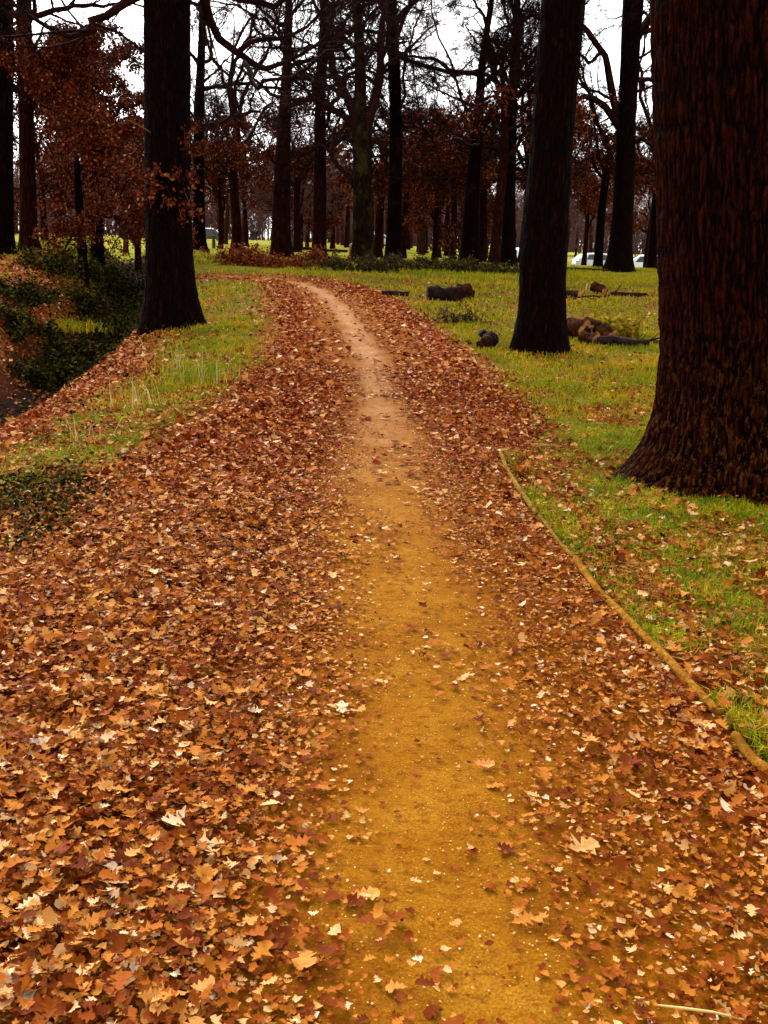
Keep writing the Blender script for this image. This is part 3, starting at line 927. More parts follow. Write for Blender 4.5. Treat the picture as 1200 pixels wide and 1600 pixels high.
# big oak on the right
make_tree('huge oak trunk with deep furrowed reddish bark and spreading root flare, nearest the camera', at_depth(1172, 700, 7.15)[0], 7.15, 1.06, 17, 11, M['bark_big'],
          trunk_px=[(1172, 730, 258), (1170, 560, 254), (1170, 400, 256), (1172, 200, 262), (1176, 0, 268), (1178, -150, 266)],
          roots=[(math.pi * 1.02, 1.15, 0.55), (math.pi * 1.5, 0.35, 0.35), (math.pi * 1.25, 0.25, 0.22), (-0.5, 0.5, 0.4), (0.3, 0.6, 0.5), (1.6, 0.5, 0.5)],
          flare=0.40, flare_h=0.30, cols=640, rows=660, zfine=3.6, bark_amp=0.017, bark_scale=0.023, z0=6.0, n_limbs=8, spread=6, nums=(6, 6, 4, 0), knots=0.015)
# mid right oak
make_tree('dark oak trunk leaning slightly right, standing in grass between the path and the biggest trunk', at_depth(846, 540, 15.2)[0], 15.2, 0.68, 17, 12, M['bark'],
          trunk_px=[(844, 535, 76), (847, 480, 72), (849, 400, 73), (855, 320, 69), (861, 240, 63), (868, 140, 62), (877, 40, 63), (884, -60, 62), (890, -200, 58)],
          roots=[(math.pi, 0.55, 0.5), (0, 0.5, 0.5), (4.6, 0.3, 0.4)], flare=0.30, flare_h=0.35, cols=140, rows=260, zfine=7, bark_amp=0.012, bark_scale=0.05,
          z0=8.0, n_limbs=9, spread=6.5, nums=(7, 6, 6, 4), knots=0.03)
# left oak on the bank
bank_oak = make_tree('straight black oak trunk on the left bank above the ditch', at_depth(268, 505, 17.4)[0], 17.4, 0.74, 18, 13, M['bark'],
          trunk_px=[(268, 500, 80), (266, 440, 73), (264, 370, 70), (262, 280, 68), (261, 180, 67), (260, 80, 66), (260, -20, 65), (260, -200, 60)],
          limb_px=[[(262, -120, 22), (300, -60, 16), (322, 0, 13), (335, 45, 12), (365, 72, 11), (382, 100, 10), (420, 112, 8), (470, 85, 5)],
                   [(375, 80, 9), (400, 60, 7), (440, 62, 6), (480, 40, 4)], [(382, 98, 8), (402, 128, 6), (440, 118, 5)],
                   [(256, -40, 20), (200, 10, 13), (150, 40, 10), (140, 62, 9), (90, 60, 7), (40, 30, 5)], [(262, -60, 18), (350, -10, 12), (420, 10, 9), (500, -20, 6)]],
          roots=[(-0.1, 0.9, 0.5), (math.pi, 0.3, 0.5), (5.2, 0.4, 0.4)], flare=0.36, flare_h=0.40, cols=140, rows=240, zfine=8, bark_amp=0.012, bark_scale=0.05,
          z0=8.5, n_limbs=9, spread=6.5, nums=(7, 7, 6, 6), knots=0.02)

# sprays of dead leaves on shoots from the bank oak's own trunk
g = np.random.default_rng(77)
n = 16
az = g.uniform(-2.9, -0.2, n)
st = np.stack([.33 * np.cos(az), .33 * np.sin(az), g.uniform(1.9, 3.3, n)], -1)
p, r = walk(g, st, np.stack([np.cos(az), np.sin(az), g.uniform(-.2, .5, n)], -1), g.uniform(.25, .6, n), 6, .25, -.03, np.full(n, .008), np.full(n, .003))
eb = Bag(); eb.add(*tubes(p, r, 4))
p2, r2 = spawn(g, p, r, 6, .3, 1, .8, .5, .7, 4, .25, -.02)
eb.add(*tubes(p2, r2, 3))
Q = p2.reshape(-1, 3)
small_leaves(eb, Q[g.integers(0, len(Q), 420)] + g.standard_normal((420, 3)) * .05, g.uniform(.05, .10, 420), 1.0)
link('foliage', eb.mesh('foliage', False), M['leaf_hang'], bank_oak)

G_MID = 'oaks across the clearing'
tree_px('black oak trunk cut by the left edge of the photo', 0, 30, 36, 17, 21, M['bark'], trunk_px=[(1, 410, 38), (1, 200, 34), (0, 0, 33)], n_limbs=12, z0=4, group=G_MID, nums=(7, 7, 6, 6))
tree_px('oak with slim dark trunk and flared foot, second from the left edge', 44, 34, 23, 17, 22, M['bark_red'], trunk_px=[(45, 395, 26), (43, 250, 22), (41, 120, 21), (38, 0, 20)], n_limbs=12, z0=3.6, group=G_MID, nums=(7, 7, 6, 6))
tree_px('thin young tree thick with hanging dead brown leaves, left of the bank oak', 128, 31, 14, 6.6, 23, M['bark'], n_limbs=15, z0=1.6, spread=3.4, fol_zmax=7, foliage=42000, fol_size=0.095, nums=(7, 6, 5, 0), droop=0.15, group='young trees holding brown leaves')
tree_px('stout young tree half hidden in brown dead leaves behind the thin one', 152, 39, 18, 7.4, 24, M['bark'], n_limbs=15, z0=1.8, spread=4.0, fol_zmax=8, foliage=42000, fol_size=0.105, nums=(7, 6, 5, 0), droop=0.15, group='young trees holding brown leaves')
tree_px('dark trunk showing just right of the left bank oak', 310, 48, 19, 17, 25, M['bark'], trunk_px=[(311, 390, 20), (310, 250, 17), (312, 150, 14), (316, 60, 11), (318, 0, 9)], n_limbs=18, z0=3.6, spread=6.5, foliage=3500, group=G_MID)
tree_px('reddish trunk standing behind the mound of red bracken', 370, 60, 15, 18, 26, M['bark_red'], n_limbs=18, spread=7, z0=3.0, foliage=4900, fol_size=0.14, group=G_MID, nums=(7, 7, 6, 6))
tree_px('broad trunk with flared foot left of the path bend', 440, 43, 30, 17, 27, M['bark_red'], n_limbs=12, z0=3.6, foliage=4900, group=G_MID, flare=0.55,
        trunk_px=[(439, 395, 31), (440, 300, 27), (443, 220, 22), (446, 150, 17), (450, 60, 12)])
tree_px('straight trunk rising from red bracken at the head of the path', 500, 42, 20, 17, 28, M['bark_red'], n_limbs=12, z0=4.0, group=G_MID,
        trunk_px=[(499, 400, 21), (500, 300, 20), (500, 180, 17), (503, 80, 14), (509, 0, 12)])
tree_px('oak forking wide into three limbs with pale mossy trunk, centre of the view', 566, 40, 30, 17, 29, M['bark_moss'], n_limbs=11, z0=6, group=G_MID,
        trunk_px=[(567, 400, 33), (566, 300, 29), (566, 220, 28), (563, 170, 20), (563, 100, 16), (557, 0, 12)],
        limb_px=[[(560, 205, 16), (540, 150, 13), (520, 100, 11), (513, 50, 10), (505, 0, 8)], [(560, 205, 13), (530, 177, 10), (508, 163, 9), (478, 152, 8), (430, 145, 5)],
                 [(572, 205, 17), (588, 140, 14), (600, 85, 11), (607, 20, 8)], [(560, 300, 9), (540, 268, 7), (518, 240, 7), (522, 215, 5), (545, 190, 4)],
                 [(518, 240, 6), (500, 225, 5), (480, 240, 3)], [(590, 135, 6), (565, 110, 5), (600, 55, 4)], [(598, 90, 5), (575, 50, 4), (560, 48, 3)]])
tree_px('tall straight black trunk immediately right of the forked oak', 616, 42, 28, 18, 30, M['bark'], n_limbs=10, z0=5, group=G_MID,
        trunk_px=[(615, 395, 26), (617, 300, 22), (619, 200, 19), (616, 100, 18), (611, 0, 17)],
        limb_px=[[(622, 88, 6), (655, 95, 6), (690, 112, 6), (715, 116, 5), (750, 110, 4)], [(624, 195, 5), (650, 198, 5), (662, 205, 4)], [(612, 50, 7), (590, 50, 6), (555, 50, 4)]])
tree_px('slim trunk between the forked oak and the straight black trunk', 591, 54, 12, 15, 31, M['bark_red'], n_limbs=11, z0=3.4, foliage=4200, fol_size=0.14, group=G_MID, nums=(7, 7, 6, 6))
tree_px('curving oak trunk right of centre with a long low bough to the left', 735, 41, 28, 17, 32, M['bark'], n_limbs=10, z0=5, group=G_MID,
        trunk_px=[(734, 402, 32), (736, 330, 25), (741, 260, 19), (748, 180, 15), (752, 110, 12), (760, 50, 10), (768, 0, 8)],
        limb_px=[[(750, 118, 7), (722, 114, 7), (700, 108, 6), (680, 95, 5), (650, 88, 4)], [(736, 275, 5), (710, 274, 5), (672, 280, 4)], [(750, 118, 8), (765, 118, 6), (785, 140, 5)], [(744, 210, 9), (775, 165, 7), (800, 155, 5)]])
tree_px('dull brown trunk showing behind the curving oak', 754, 52, 13, 14, 33, M['bark_red'], n_limbs=10, z0=3, foliage=6300, fol_size=0.14, group=G_MID, nums=(7, 7, 6, 6))
tree_px('narrow reddish trunk touching the left side of the twin trunk', 774, 39, 15, 13, 34, M['bark_red'], n_limbs=10, z0=3.6, foliage=6300, group=G_MID)
tree_px('oak with upright trunk and forked top, left of the leaning oak', 795, 41, 20, 17, 35, M['bark'], n_limbs=10, z0=5, group=G_MID,
        trunk_px=[(794, 405, 24), (796, 300, 19), (798, 220, 17), (800, 160, 14)],
        limb_px=[[(798, 168, 11), (786, 140, 9), (770, 120, 8), (760, 90, 7), (757, 30, 5)], [(800, 165, 11), (806, 120, 9), (812, 70, 7), (800, 0, 5)], [(806, 125, 8), (830, 115, 7), (850, 80, 5)], [(800, 170, 6), (820, 165, 5), (840, 150, 4)]])
tree_px('thin trunk just left of the leaning oak', 818, 52, 12, 14, 36, M['bark_red'], n_limbs=9, z0=3.5, foliage=3500, group=G_MID, nums=(7, 7, 6, 6))
tree_px('thin dark trunk in front of the parked silver car', 937, 47, 13, 14, 37, M['bark'], n_limbs=10, z0=3.2, foliage=4200, fol_size=0.13, group=G_MID, nums=(7, 7, 6, 6))
tree_px('thick forked oak standing between two parked cars on the right', 971, 41, 36, 17, 38, M['bark'], n_limbs=10, z0=5.5, group=G_MID,
        trunk_px=[(968, 415, 38), (973, 330, 31), (976, 250, 30), (978, 190, 28), (983, 120, 27), (986, 60, 28), (990, 0, 30)],
        limb_px=[[(970, 200, 12), (955, 120, 11), (940, 75, 9), (915, 35, 8), (890, 20, 5)], [(968, 200, 12), (945, 160, 10), (915, 150, 8), (895, 160, 5)],
                 [(988, 80, 16), (1003, 45, 11), (1020, 18, 9), (1050, 0, 7)], [(940, 78, 5), (920, 100, 5), (900, 80, 4)], [(985, 140, 5), (1005, 140, 4), (1030, 130, 3)], [(985, 100, 5), (1005, 85, 4), (1030, 68, 3)],
                 [(982, 230, 7), (1005, 215, 6), (1030, 235, 4)]])
tree_px('narrow dark trunk beside the huge foreground trunk, near the last car', 1021, 46, 13, 14, 39, M['bark'], n_limbs=10, z0=3.2, foliage=4200, group=G_MID, nums=(7, 7, 6, 6))
G_FAR = 'thinner trees behind the clearing'
far = [('slim distant trunk near the dark car at the left', 347, 92, 7), ('slim distant trunk left of the two walkers', 384, 82, 7), ('brown trunk behind the broad flared oak', 465, 62, 11),
       ('thin far trunk between the bracken trunk and the forked oak', 520, 84, 7), ('very thin far trunk just left of the forked oak', 541, 96, 6),
       ('slim trunk just right of the straight black trunk', 630, 54, 10), ('thin far trunk standing alone in the pale gap right of centre', 638, 96, 6),
       ('reddish slim trunk in the pale gap right of centre', 664, 78, 8), ('brown trunk left of the pair of slim trunks', 683, 60, 12),
       ('thinner one of a pair of slim trunks', 699, 72, 7), ('darker one of a pair of slim trunks left of the curving oak', 708, 56, 10)]
for k, (lab, px, Y, wpx) in enumerate(far):
    tree_px(lab, px, Y, wpx, (19 if k < 2 else 9 + k % 4), 60 + k, M['bark_red'], n_limbs=20 if k < 2 else 12, z0=2.6 + (k % 3) * .5, spread=7.5 if k < 2 else 5, foliage=4900 if k % 2 else 4000, fol_size=0.16,
            nums=(6, 6, 4, 3), cols=16, rows=36, group=G_FAR, twig_min=0.006)

# small brown-leaved trees that fill the middle storey
G_YOUNG = 'young trees holding brown leaves'
young = [('bushy brown-leaved young tree left of the thin young one', 70, 44, 9), ('brown-leaved young tree behind the bank oak trunk', 215, 44, 9), ('brown-leaved young tree above the bracken mound', 345, 66, 10),
         ('brown-leaved young tree between the broad and the straight trunks', 470, 72, 10), ('brown-leaved young tree filling the gap left of the curving oak', 680, 50, 8.5), ('brown-leaved young tree behind the curving oak', 722, 64, 10),
         ('brown-leaved young tree left of the thick forked oak', 915, 58, 9), ('brown-leaved young tree beside the huge foreground trunk', 1012, 62, 10)]
tmpl = None
for k, (lab, px, Y, hh) in enumerate(young):
    if k < 2:
        t_ = tree_px(lab, px, Y, 10, 7.2, 90 + k, M['bark_red'], n_limbs=15, z0=1.7, spread=3.8, foliage=26000, fol_size=0.12, nums=(7, 6, 4, 0), cols=12, rows=30, droop=0.1, group=G_YOUNG, name='young_tree')
        if k == 0: tmpl = t_
        else: tmpl2 = t_
        continue
    src = tmpl if k % 2 else tmpl2
    xx = ground_x(px, Y)
    r = src.copy(); COL.objects.link(r)
    r.location = (xx, Y, h1(xx, Y)); r.rotation_euler = (0, 0, 1.1 * k); r.scale = (hh / 9.5,) * 3
    r['label'] = lab
    for ch in src.children:
        c = ch.copy(); COL.objects.link(c); c.parent = r

# the wood beyond: many bare trees, copies of three grown ones
protos = []
for k in range(3):
    protos.append(make_tree('slender bare tree in the crowded wood beyond the clearing', (-30, 2, 34)[k], (104, 118, 109)[k], 0.40, 17, 120 + k, M['bark_haze'], n_limbs=15, z0=2.8, spread=5.5,
                            nums=(6, 6, 5, 4), cols=12, rows=30, foliage=(0, 3500, 1500)[k], fol_size=0.14, twig_min=0.0065, group='bare trees of the wood beyond', twig_mat=M['twig_haze'], name='bare_tree'))
g = np.random.default_rng(5)
placed = [(p.location.x, p.location.y) for p in protos]
tries = 0
while len(placed) < 112 and tries < 4000:
    tries += 1
    Y = g.uniform(64, 190)
    X = g.uniform(-0.46, 0.46) * Y
    if min(math.hypot(X - a, Y - b) for a, b in placed) < 4.5: continue
    if 8 < X < 34 and 64 < Y < 92: continue
    if abs(X / Y + 0.131) < 0.008 and Y < 175: continue
    placed.append((X, Y))
    src = protos[len(placed) % 3]
    r = src.copy(); COL.objects.link(r)
    r.location = (X, Y, h1(X, Y) - 0.1); r.rotation_euler = (0, 0, g.uniform(0, 6.28)); r.scale = (g.uniform(0.75, 1.15),) * 3
    for ch in src.children:
        c = ch.copy(); COL.objects.link(c); c.parent = r

# far wood that reads as one mass
fb = Bag()
n = 2600
X = g.uniform(-150, 150, n); Y = g.uniform(196, 270, n)
st = np.stack([X, Y, np.full(n, 0.8)], -1)
d = np.stack([g.normal(0, .12, n), g.normal(0, .1, n), np.ones(n)], -1)
p, r = walk(g, st, d, g.uniform(5, 19, n), 7, 0.14, 0.08, g.uniform(.06, .22, n), np.full(n, 0.03))
fb.add(*tubes(p, r, 4))
p2, r2 = spawn(g, p, r, 11, .12, 1, .8, .36, .5, 4, .25, .05)
fb.add(*tubes(p2, np.maximum(r2, .035), 3))
p3, r3 = spawn(g, p2, r2, 5, .15, 1, .8, .5, .6, 3, .3, .03)
fb.add(*tubes(p3, np.maximum(r3, .03), 3))
tag(link('far_wood', fb.mesh('far_wood'), M['twig_haze']), 'greyish mass of distant bare woodland along the skyline', 'woodland', kind='stuff')

# ------------------------------------------------------------------ bracken, brambles
def shrub(label, px, py, wx, hz, mat, n, seed, group, name, leaf=0.07, dy=0.6):
    g = np.random.default_rng(seed)
    x, y = gp(px, py)
    z = h1(x, y)
    r = empty(name, (x, y, z))
    tag(r, label, 'shrub', group)
    ns = 46
    st = np.stack([g.normal(0, wx * .30, ns), g.normal(0, dy * .35, ns), np.full(ns, -0.05)], -1)
    d = np.stack([g.normal(0, .6, ns), g.normal(0, .5, ns), np.ones(ns)], -1)
    p, rr = walk(g, st, d, g.uniform(.6, 1.25, ns) * hz, 7, .22, -0.10, np.full(ns, .008), np.full(ns, .004))
    b = Bag(); b.add(*tubes(p, rr, 3))
    p2, r2 = spawn(g, p, rr, 6, .2, 1, .9, .4, .7, 4, .25, -.03)
    b.add(*tubes(p2, np.maximum(r2, .003), 3))
    link('stems', b.mesh('stems'), M['twig'], r)
    Q = p2.reshape(-1, 3)
    P = Q[g.integers(0, len(Q), n)] + g.standard_normal((n, 3)) * 0.05
    lb = Bag(); small_leaves(lb, P, g.uniform(.6, 1.4, n) * leaf, .8)
    link('foliage', lb.mesh('foliage', False), mat, r)
    return r
GB = 'dead bracken and brambles'
shrub('rounded mound of red-brown dead bracken left of the path bend', 378, 412, 1.1, 0.75, M['bracken'], 2600, 1, GB, 'bracken_clump', 0.09)
shrub('low red-brown bracken spilling right from the rounded mound', 415, 416, 1.1, 0.5, M['bracken'], 1800, 2, GB, 'bracken_clump', 0.09)
shrub('red bracken around the foot of the straight trunk at the path head', 497, 415, 1.1, 0.6, M['bracken'], 2200, 3, GB, 'bracken_clump', 0.09)
shrub('low bracken strip between the broad trunk and the straight trunk', 456, 417, 1.2, 0.35, M['bracken'], 1500, 4, GB, 'bracken_clump', 0.08)
for k, (px, py, lab) in enumerate([(540, 422, 'olive bramble tuft at the foot of the forked oak'), (590, 424, 'dark bramble left of the straight black trunk'), (635, 420, 'dark bramble with green sprigs right of the straight black trunk'),
                                   (672, 422, 'brown bramble below the pale gap right of centre'), (712, 424, 'brown bramble left of the curving oak'), (756, 424, 'low bramble between the curving oak and the forked-top oak'),
                                   (790, 428, 'thin bramble at the foot of the forked-top oak')]):
    shrub(lab, px, py, 1.3, 0.55 if k < 5 else 0.35, M['bramble'], 1900, 20 + k, GB, 'bramble_bush', 0.08)
shrub('sparse brown dock stalks in grass left of the leaning oak', 715, 505, 0.9, 0.38, M['bramble'], 350, 31, GB, 'dock_plant', 0.05)
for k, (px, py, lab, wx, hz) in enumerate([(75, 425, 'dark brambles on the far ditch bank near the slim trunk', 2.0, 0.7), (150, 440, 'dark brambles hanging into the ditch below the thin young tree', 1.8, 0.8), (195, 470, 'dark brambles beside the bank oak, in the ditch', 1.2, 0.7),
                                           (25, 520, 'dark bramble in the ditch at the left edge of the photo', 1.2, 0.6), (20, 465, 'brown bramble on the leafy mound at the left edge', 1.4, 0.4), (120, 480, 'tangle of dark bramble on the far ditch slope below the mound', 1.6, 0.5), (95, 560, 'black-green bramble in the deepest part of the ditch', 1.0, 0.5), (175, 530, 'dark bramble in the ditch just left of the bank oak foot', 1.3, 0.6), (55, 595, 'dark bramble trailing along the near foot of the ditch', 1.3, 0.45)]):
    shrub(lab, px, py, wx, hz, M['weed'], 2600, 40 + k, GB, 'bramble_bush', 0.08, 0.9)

# ------------------------------------------------------------------ wooden edging along the path
def pole(label, pts_px, r, mat, seed, group='poles edging the path', peg=None):
    g = np.random.default_rng(seed)
    W = np.array([[*gp(*p), 0] for p in pts_px])
    W[:, 2] = height(W[:, 0], W[:, 1]) + r
    base = W[0].copy()
    n = 40
    P = np.stack([np.interp(np.linspace(0, 1, n), np.linspace(0, 1, len(W)), W[:, i]) for i in range(3)], 1)
    P[:, 2] = height(P[:, 0], P[:, 1]); 
    kk = np.ones(9) / 9
    P[:, 2] = np.convolve(np.pad(P[:, 2], 4, 'edge'), kk, 'valid') + r + 0.006
    rr = r * (1 + .10 * (np.convolve(g.standard_normal(n + 4), np.ones(5) / 5, 'valid')))
    rr[0] *= .9; rr[-1] *= .9
    P = np.vstack([P[:1], P, P[-1:]]); rr = np.concatenate([[1e-4], rr, [1e-4]])
    b = Bag(); b.add(*tubes(P[None], rr[None], 14))
    o = link('edging_pole', b.mesh('edging_pole'), mat)
    for v in o.data.vertices: v.co -= Vector(base)
    o.location = base
    tag(o, label, 'edging pole', group)
    return o
pole('long tan wooden pole edging the path, ending by the bent grass tuft', [(898, 884), (935, 935), (985, 985), (1050, 1055), (1122, 1132)], 0.0175, M['pole'], 1)
pole('short tan pole piece running out at the lower right edge', [(1146, 1160), (1190, 1207), (1260, 1280)], 0.0175, M['pole'], 2)
pole('far grey mossy edging pole opposite the biggest trunk', [(780, 704), (790, 735), (812, 772), (838, 808)], 0.017, M['pole_old'], 3)
pole('moss-grown edging pole sunk in turf between the tan and the far pole', [(842, 812), (868, 846), (895, 880)], 0.012, M['pole_old'], 4)
gp_ = gp(1134, 1143)
b = Bag(); P = np.array([[0, 0, -.06], [0.002, 0, .0], [.004, .001, .05], [.004, .001, .058]]); b.add(*tubes(P[None], np.array([[.014, .015, .014, .002]]), 8))
o = link('edging_peg', b.mesh('edging_peg'), M['pole_old']); o.location = (gp_[0], gp_[1], h1(*gp_)); tag(o, 'stubby wooden peg at the joint between two edging poles', 'peg')
# turf tufts along the edging
tb = Bag()
n = 5200
tt = g.random(n)
E = np.array([[*gp(*p)] for p in [(782, 704), (812, 772), (850, 822), (895, 880), (985, 985), (1050, 1055), (1122, 1132), (1200, 1200)]])
ex = np.interp(tt, np.linspace(0, 1, len(E)), E[:, 0]); ey = np.interp(tt, np.linspace(0, 1, len(E)), E[:, 1])
off = np.abs(g.normal(0.05, 0.09, n)) + 0.02
cl = ss(-0.12, 0.10, fbm(ex * 3, ey * 2.2, 21, 3)) * 0.9 + 0.55 * ((tt > .2) & (tt < .42)) 
keep = g.random(n) < cl
ex, ey = (ex + off)[keep], ey[keep]
rng = np.random.default_rng(99)
blades(tb, ex, ey, height(ex, ey) - .003, rng.uniform(.03, .09, len(ex)), rng.uniform(.003, .006, len(ex)), .8)
tag(link('grass_fringe', tb.mesh('grass_fringe', False), M['grass_green']), 'fresh green grass fringe growing along the wooden edging', 'grass', kind='stuff')

# ------------------------------------------------------------------ logs
def log(label, px, py, length, r, yaw, mat, seed, end_mat=None, tilt=0.0, group='cut logs lying in the grass', rough_=0.12, name='log', sink=0.15, hollow=False):
    g = np.random.default_rng(seed)
    x, y = gp(px, py)
    n, s = 22, 20
    tx = np.linspace(-.5, .5, n) * length
    th = np.arange(s) / s * 2 * math.pi
    X, TH = np.meshgrid(tx, th, indexing='ij')
    rough_ = rough_ * 1.8
    rr = r * (1 + rough_ * 2.2 * fbm(X * 4 / max(length, .3) + seed, np.cos(TH) * 1.2, np.sin(TH) * 1.2, 3) + rough_ * .8 * fbm(X * 12, np.cos(TH) * 5, np.sin(TH) * 5 + seed, 2))
    bow = 0.12 * r * np.sin(X / length * 3 + seed)
    V = np.stack([X, rr * np.cos(TH) + bow, rr * np.sin(TH)], -1)
    i = np.arange(n - 1)[:, None] * s
    j = np.arange(s)[None]; j2 = (j + 1) % s
    q = np.stack(np.broadcast_arrays(i + j, i + j2, i + s + j2, i + s + j), -1).reshape(-1, 4)
    o = empty(name, (x, y, h1(x, y) + r * (1 - sink) + abs(math.sin(tilt)) * length * .35))
    o.rotation_euler = (0, tilt, yaw)
    tag(o, label, 'log', group)
    link('bark', raw_mesh('bark', V, q), mat, o)
    for e, k in ((-1, 0), (1, n - 1)):
        ring = V[k]
        c = ring.mean(0) + np.array([e * .004, 0, 0])
        inner = c + (ring - ring.mean(0)) * .5 + np.array([e * .004 * 0, 0, 0])
        VV = np.vstack([ring + np.array([e * .002, 0, 0]), inner, c[None]])
        jj = np.arange(s); jn = (jj + 1) % s
        qq = np.stack([jj, jn, s + jn, s + jj], -1); tt_ = np.stack([s + jj, s + jn, np.full(s, 2 * s)], -1)
        if e < 0: qq, tt_ = qq[:, ::-1], tt_[:, ::-1]
        ce = link('cut_end', raw_mesh('cut_end', VV, qq, tt_, False), [end_mat or M['cut'], M['log_dark']], o)
        if hollow:
            for p_ in ce.data.polygons:
                if len(p_.vertices) == 3: p_.material_index = 1
    return o
log('short black log lying alone beside the path bend', 618, 464, 0.66, 0.075, R_(-4), M['log_dark'], 1, M['log_dark'])
log('thick black rotten log in grass, longer of the lone pair', 693, 469, 0.78, 0.16, R_(6), M['log_dark'], 2, M['log_dark'], rough_=.3)
log('knobbly dark lump of wood at the right end of the rotten log', 724, 467, 0.34, 0.17, R_(50), M['log_brown'], 3, M['log_dark'], rough_=.35)
log('stubby black log with upturned end left of the leaning oak', 762, 546, 0.26, 0.11, R_(65), M['log_dark'], 4, M['log_brown'], tilt=-0.25, rough_=.25)
log('small upright knob of black wood behind the stubby log', 757, 533, 0.20, 0.06, R_(15), M['log_dark'], 5, M['log_dark'], tilt=0.8, rough_=.3)
log('fat pale log with a black hollow end, left of the heap', 902, 529, 0.42, 0.175, R_(-62), M['log_brown'], 6, M['cut'], rough_=.2, hollow=True)
log('small split log with pale cut end at the front of the heap', 921, 538, 0.32, 0.10, R_(-62), M['log_brown'], 7, M['cut'], rough_=.25)
log('brown log leaning across the middle of the heap', 934, 531, 0.62, 0.125, R_(-50), M['log_brown'], 8, M['cut'], tilt=0.28, rough_=.2)
log('large mossy yellow log at the back of the heap', 966, 529, 0.68, 0.19, R_(-14), M['log_moss'], 9, M['cut'], rough_=.2)
log('long black log lying across the front of the heap', 972, 543, 0.82, 0.085, R_(-6), M['log_dark'], 10, M['log_dark'], rough_=.22)
log('thin brown stick of wood at the right end of the heap', 1012, 538, 0.4, 0.04, R_(-20), M['log_brown'], 11, M['cut'], rough_=.2)
log('dark log with a pale end just right of the leaning oak', 892, 467, 0.46, 0.11, R_(-40), M['log_dark'], 12, M['cut'], rough_=.2)
log('upturned log stub with pale cut face in the middle of the far row', 935, 462, 0.40, 0.13, R_(-55), M['log_brown'], 13, M['cut'], tilt=0.35, rough_=.25)
log('thin fallen branch at the front of the far row', 925, 466, 0.7, 0.03, R_(8), M['log_dark'], 14, M['log_dark'])
log('long dark branch lying at the right end of the far row', 982, 462, 0.95, 0.06, R_(-8), M['log_dark'], 15, M['log_dark'], rough_=.3)
log('half-buried log across the bracken left of the thin trunk by the car', 915, 424, 1.7, 0.07, R_(3), M['log_brown'], 16, M['log_dark'])
log('fallen branch on the far lawn left of the straight trunk', 488, 391, 1.3, 0.10, R_(5), M['log_dark'], 17, M['log_brown'])
log('fallen branch on the far lawn right of the straight trunk', 525, 394, 1.5, 0.08, R_(-4), M['log_dark'], 18, M['log_brown'])

g = np.random.default_rng(41)
for k, (px, py, yw) in enumerate([(905, 541, .4), (948, 538, -.5), (985, 532, .2), (1003, 545, -.2), (925, 522, .9), (968, 520, -.3), (955, 464, .3), (905, 470, -.2)]):
    x, y = gp(px, py)
    d = np.array([[math.cos(yw), math.sin(yw), g.uniform(.1, .45)]])
    p, r = walk(g, np.array([[-.15, 0, .02]]), d, np.array([g.uniform(.4, .8)]), 9, .14, -.03, np.array([.022]), np.array([.008]))
    b = Bag(); b.add(*tubes(p, r, 7))
    p2, r2 = spawn(g, p, r, 5, .25, .95, .7, .45, .6, 5, .2, 0)
    b.add(*tubes(p2, r2, 5))
    o = link('fallen_branch', b.mesh('fallen_branch'), M['log_dark']); o.location = (x, y, h1(x, y))
    tag(o, 'thin broken dark branch lying among the cut logs right of the leaning oak', 'branch', 'broken branches among the cut logs')

def stake(label, px, py, hgt, r, mat, cap, seed):
    x, y = gp(px, py)
    o = empty('post', (x, y, h1(x, y)))
    tag(o, label, 'post')
    P = np.array([[0, 0, -.1], [0, 0, hgt * .5], [0.01 * seed, 0, hgt]]); b = Bag(); b.add(*tubes(P[None], np.array([[r, r * .98, r * .95]]), 8))
    link('shaft', b.mesh('shaft'), mat, o)
    P = np.array([[0.01 * seed, 0, hgt], [0.01 * seed, 0, hgt + r * .35], [0.01 * seed, 0, hgt + r * .7]]); b = Bag(); b.add(*tubes(P[None], np.array([[r * 1.08, r * .8, .001]]), 8))
    link('cap', b.mesh('cap'), cap, o)
M['post_green'] = plain('post_green', (0.02, 0.05, 0.012), .8, .2, (0.06, 0.10, 0.02), 6)
M['post_grey'] = plain('post_grey', (0.16, 0.11, 0.05), .8, .2, (0.30, 0.22, 0.10), 6)
M['stake'] = plain('stake', (0.62, 0.48, 0.30), .7, .2, (0.80, 0.70, 0.50), 20)
stake('short dark green post on the lawn below the dark car', 334, 388, 0.75, 0.11, M['post_green'], M['post_green'], 0)
stake('short dark green post right of the broad flared trunk', 458, 391, 0.75, 0.12, M['post_green'], M['post_green'], 0)
stake('pale stump-like post left of the forked oak', 549, 401, 0.55, 0.13, M['post_grey'], M['post_grey'], 0)
stake('small whitish stake standing up behind the far row of logs', 916, 452, 0.16, 0.017, M['stake'], M['stake'], 1)

# ------------------------------------------------------------------ straw stems and the tussock on the bank
def tussock(label, px, py, nb, hmin, hmax, spread, mat, seed, name='grass_tussock', w=0.006, lean=.5, group=None):
    global rng
    rng = np.random.default_rng(seed)
    x, y = gp(px, py)
    b = Bag()
    blades(b, rng.normal(0, spread, nb), rng.normal(0, spread * .6, nb), np.full(nb, -0.02), rng.uniform(hmin, hmax, nb), rng.uniform(w * .6, w * 1.3, nb), lean)
    o = link(name, b.mesh(name, False), mat); o.location = (x, y, h1(x, y))
    return tag(o, label, 'grass', group)
GT = 'tussocks on the ditch bank'
tussock('green grass tussock standing among pale dead stalks on the left bank', 318, 605, 420, .08, .40, .17, M['grass_green'], 1, group=GT)
tussock('pale straw stalks of the bank tussock, bent and bleached', 312, 607, 44, .18, .46, .19, M['straw'], 2, 'straw_stalks', .007, .75, GT)
tussock('few tall thin stalks behind the bank tussock', 285, 585, 22, .25, .55, .16, M['straw'], 3, 'straw_stalks', .006, .4, GT)
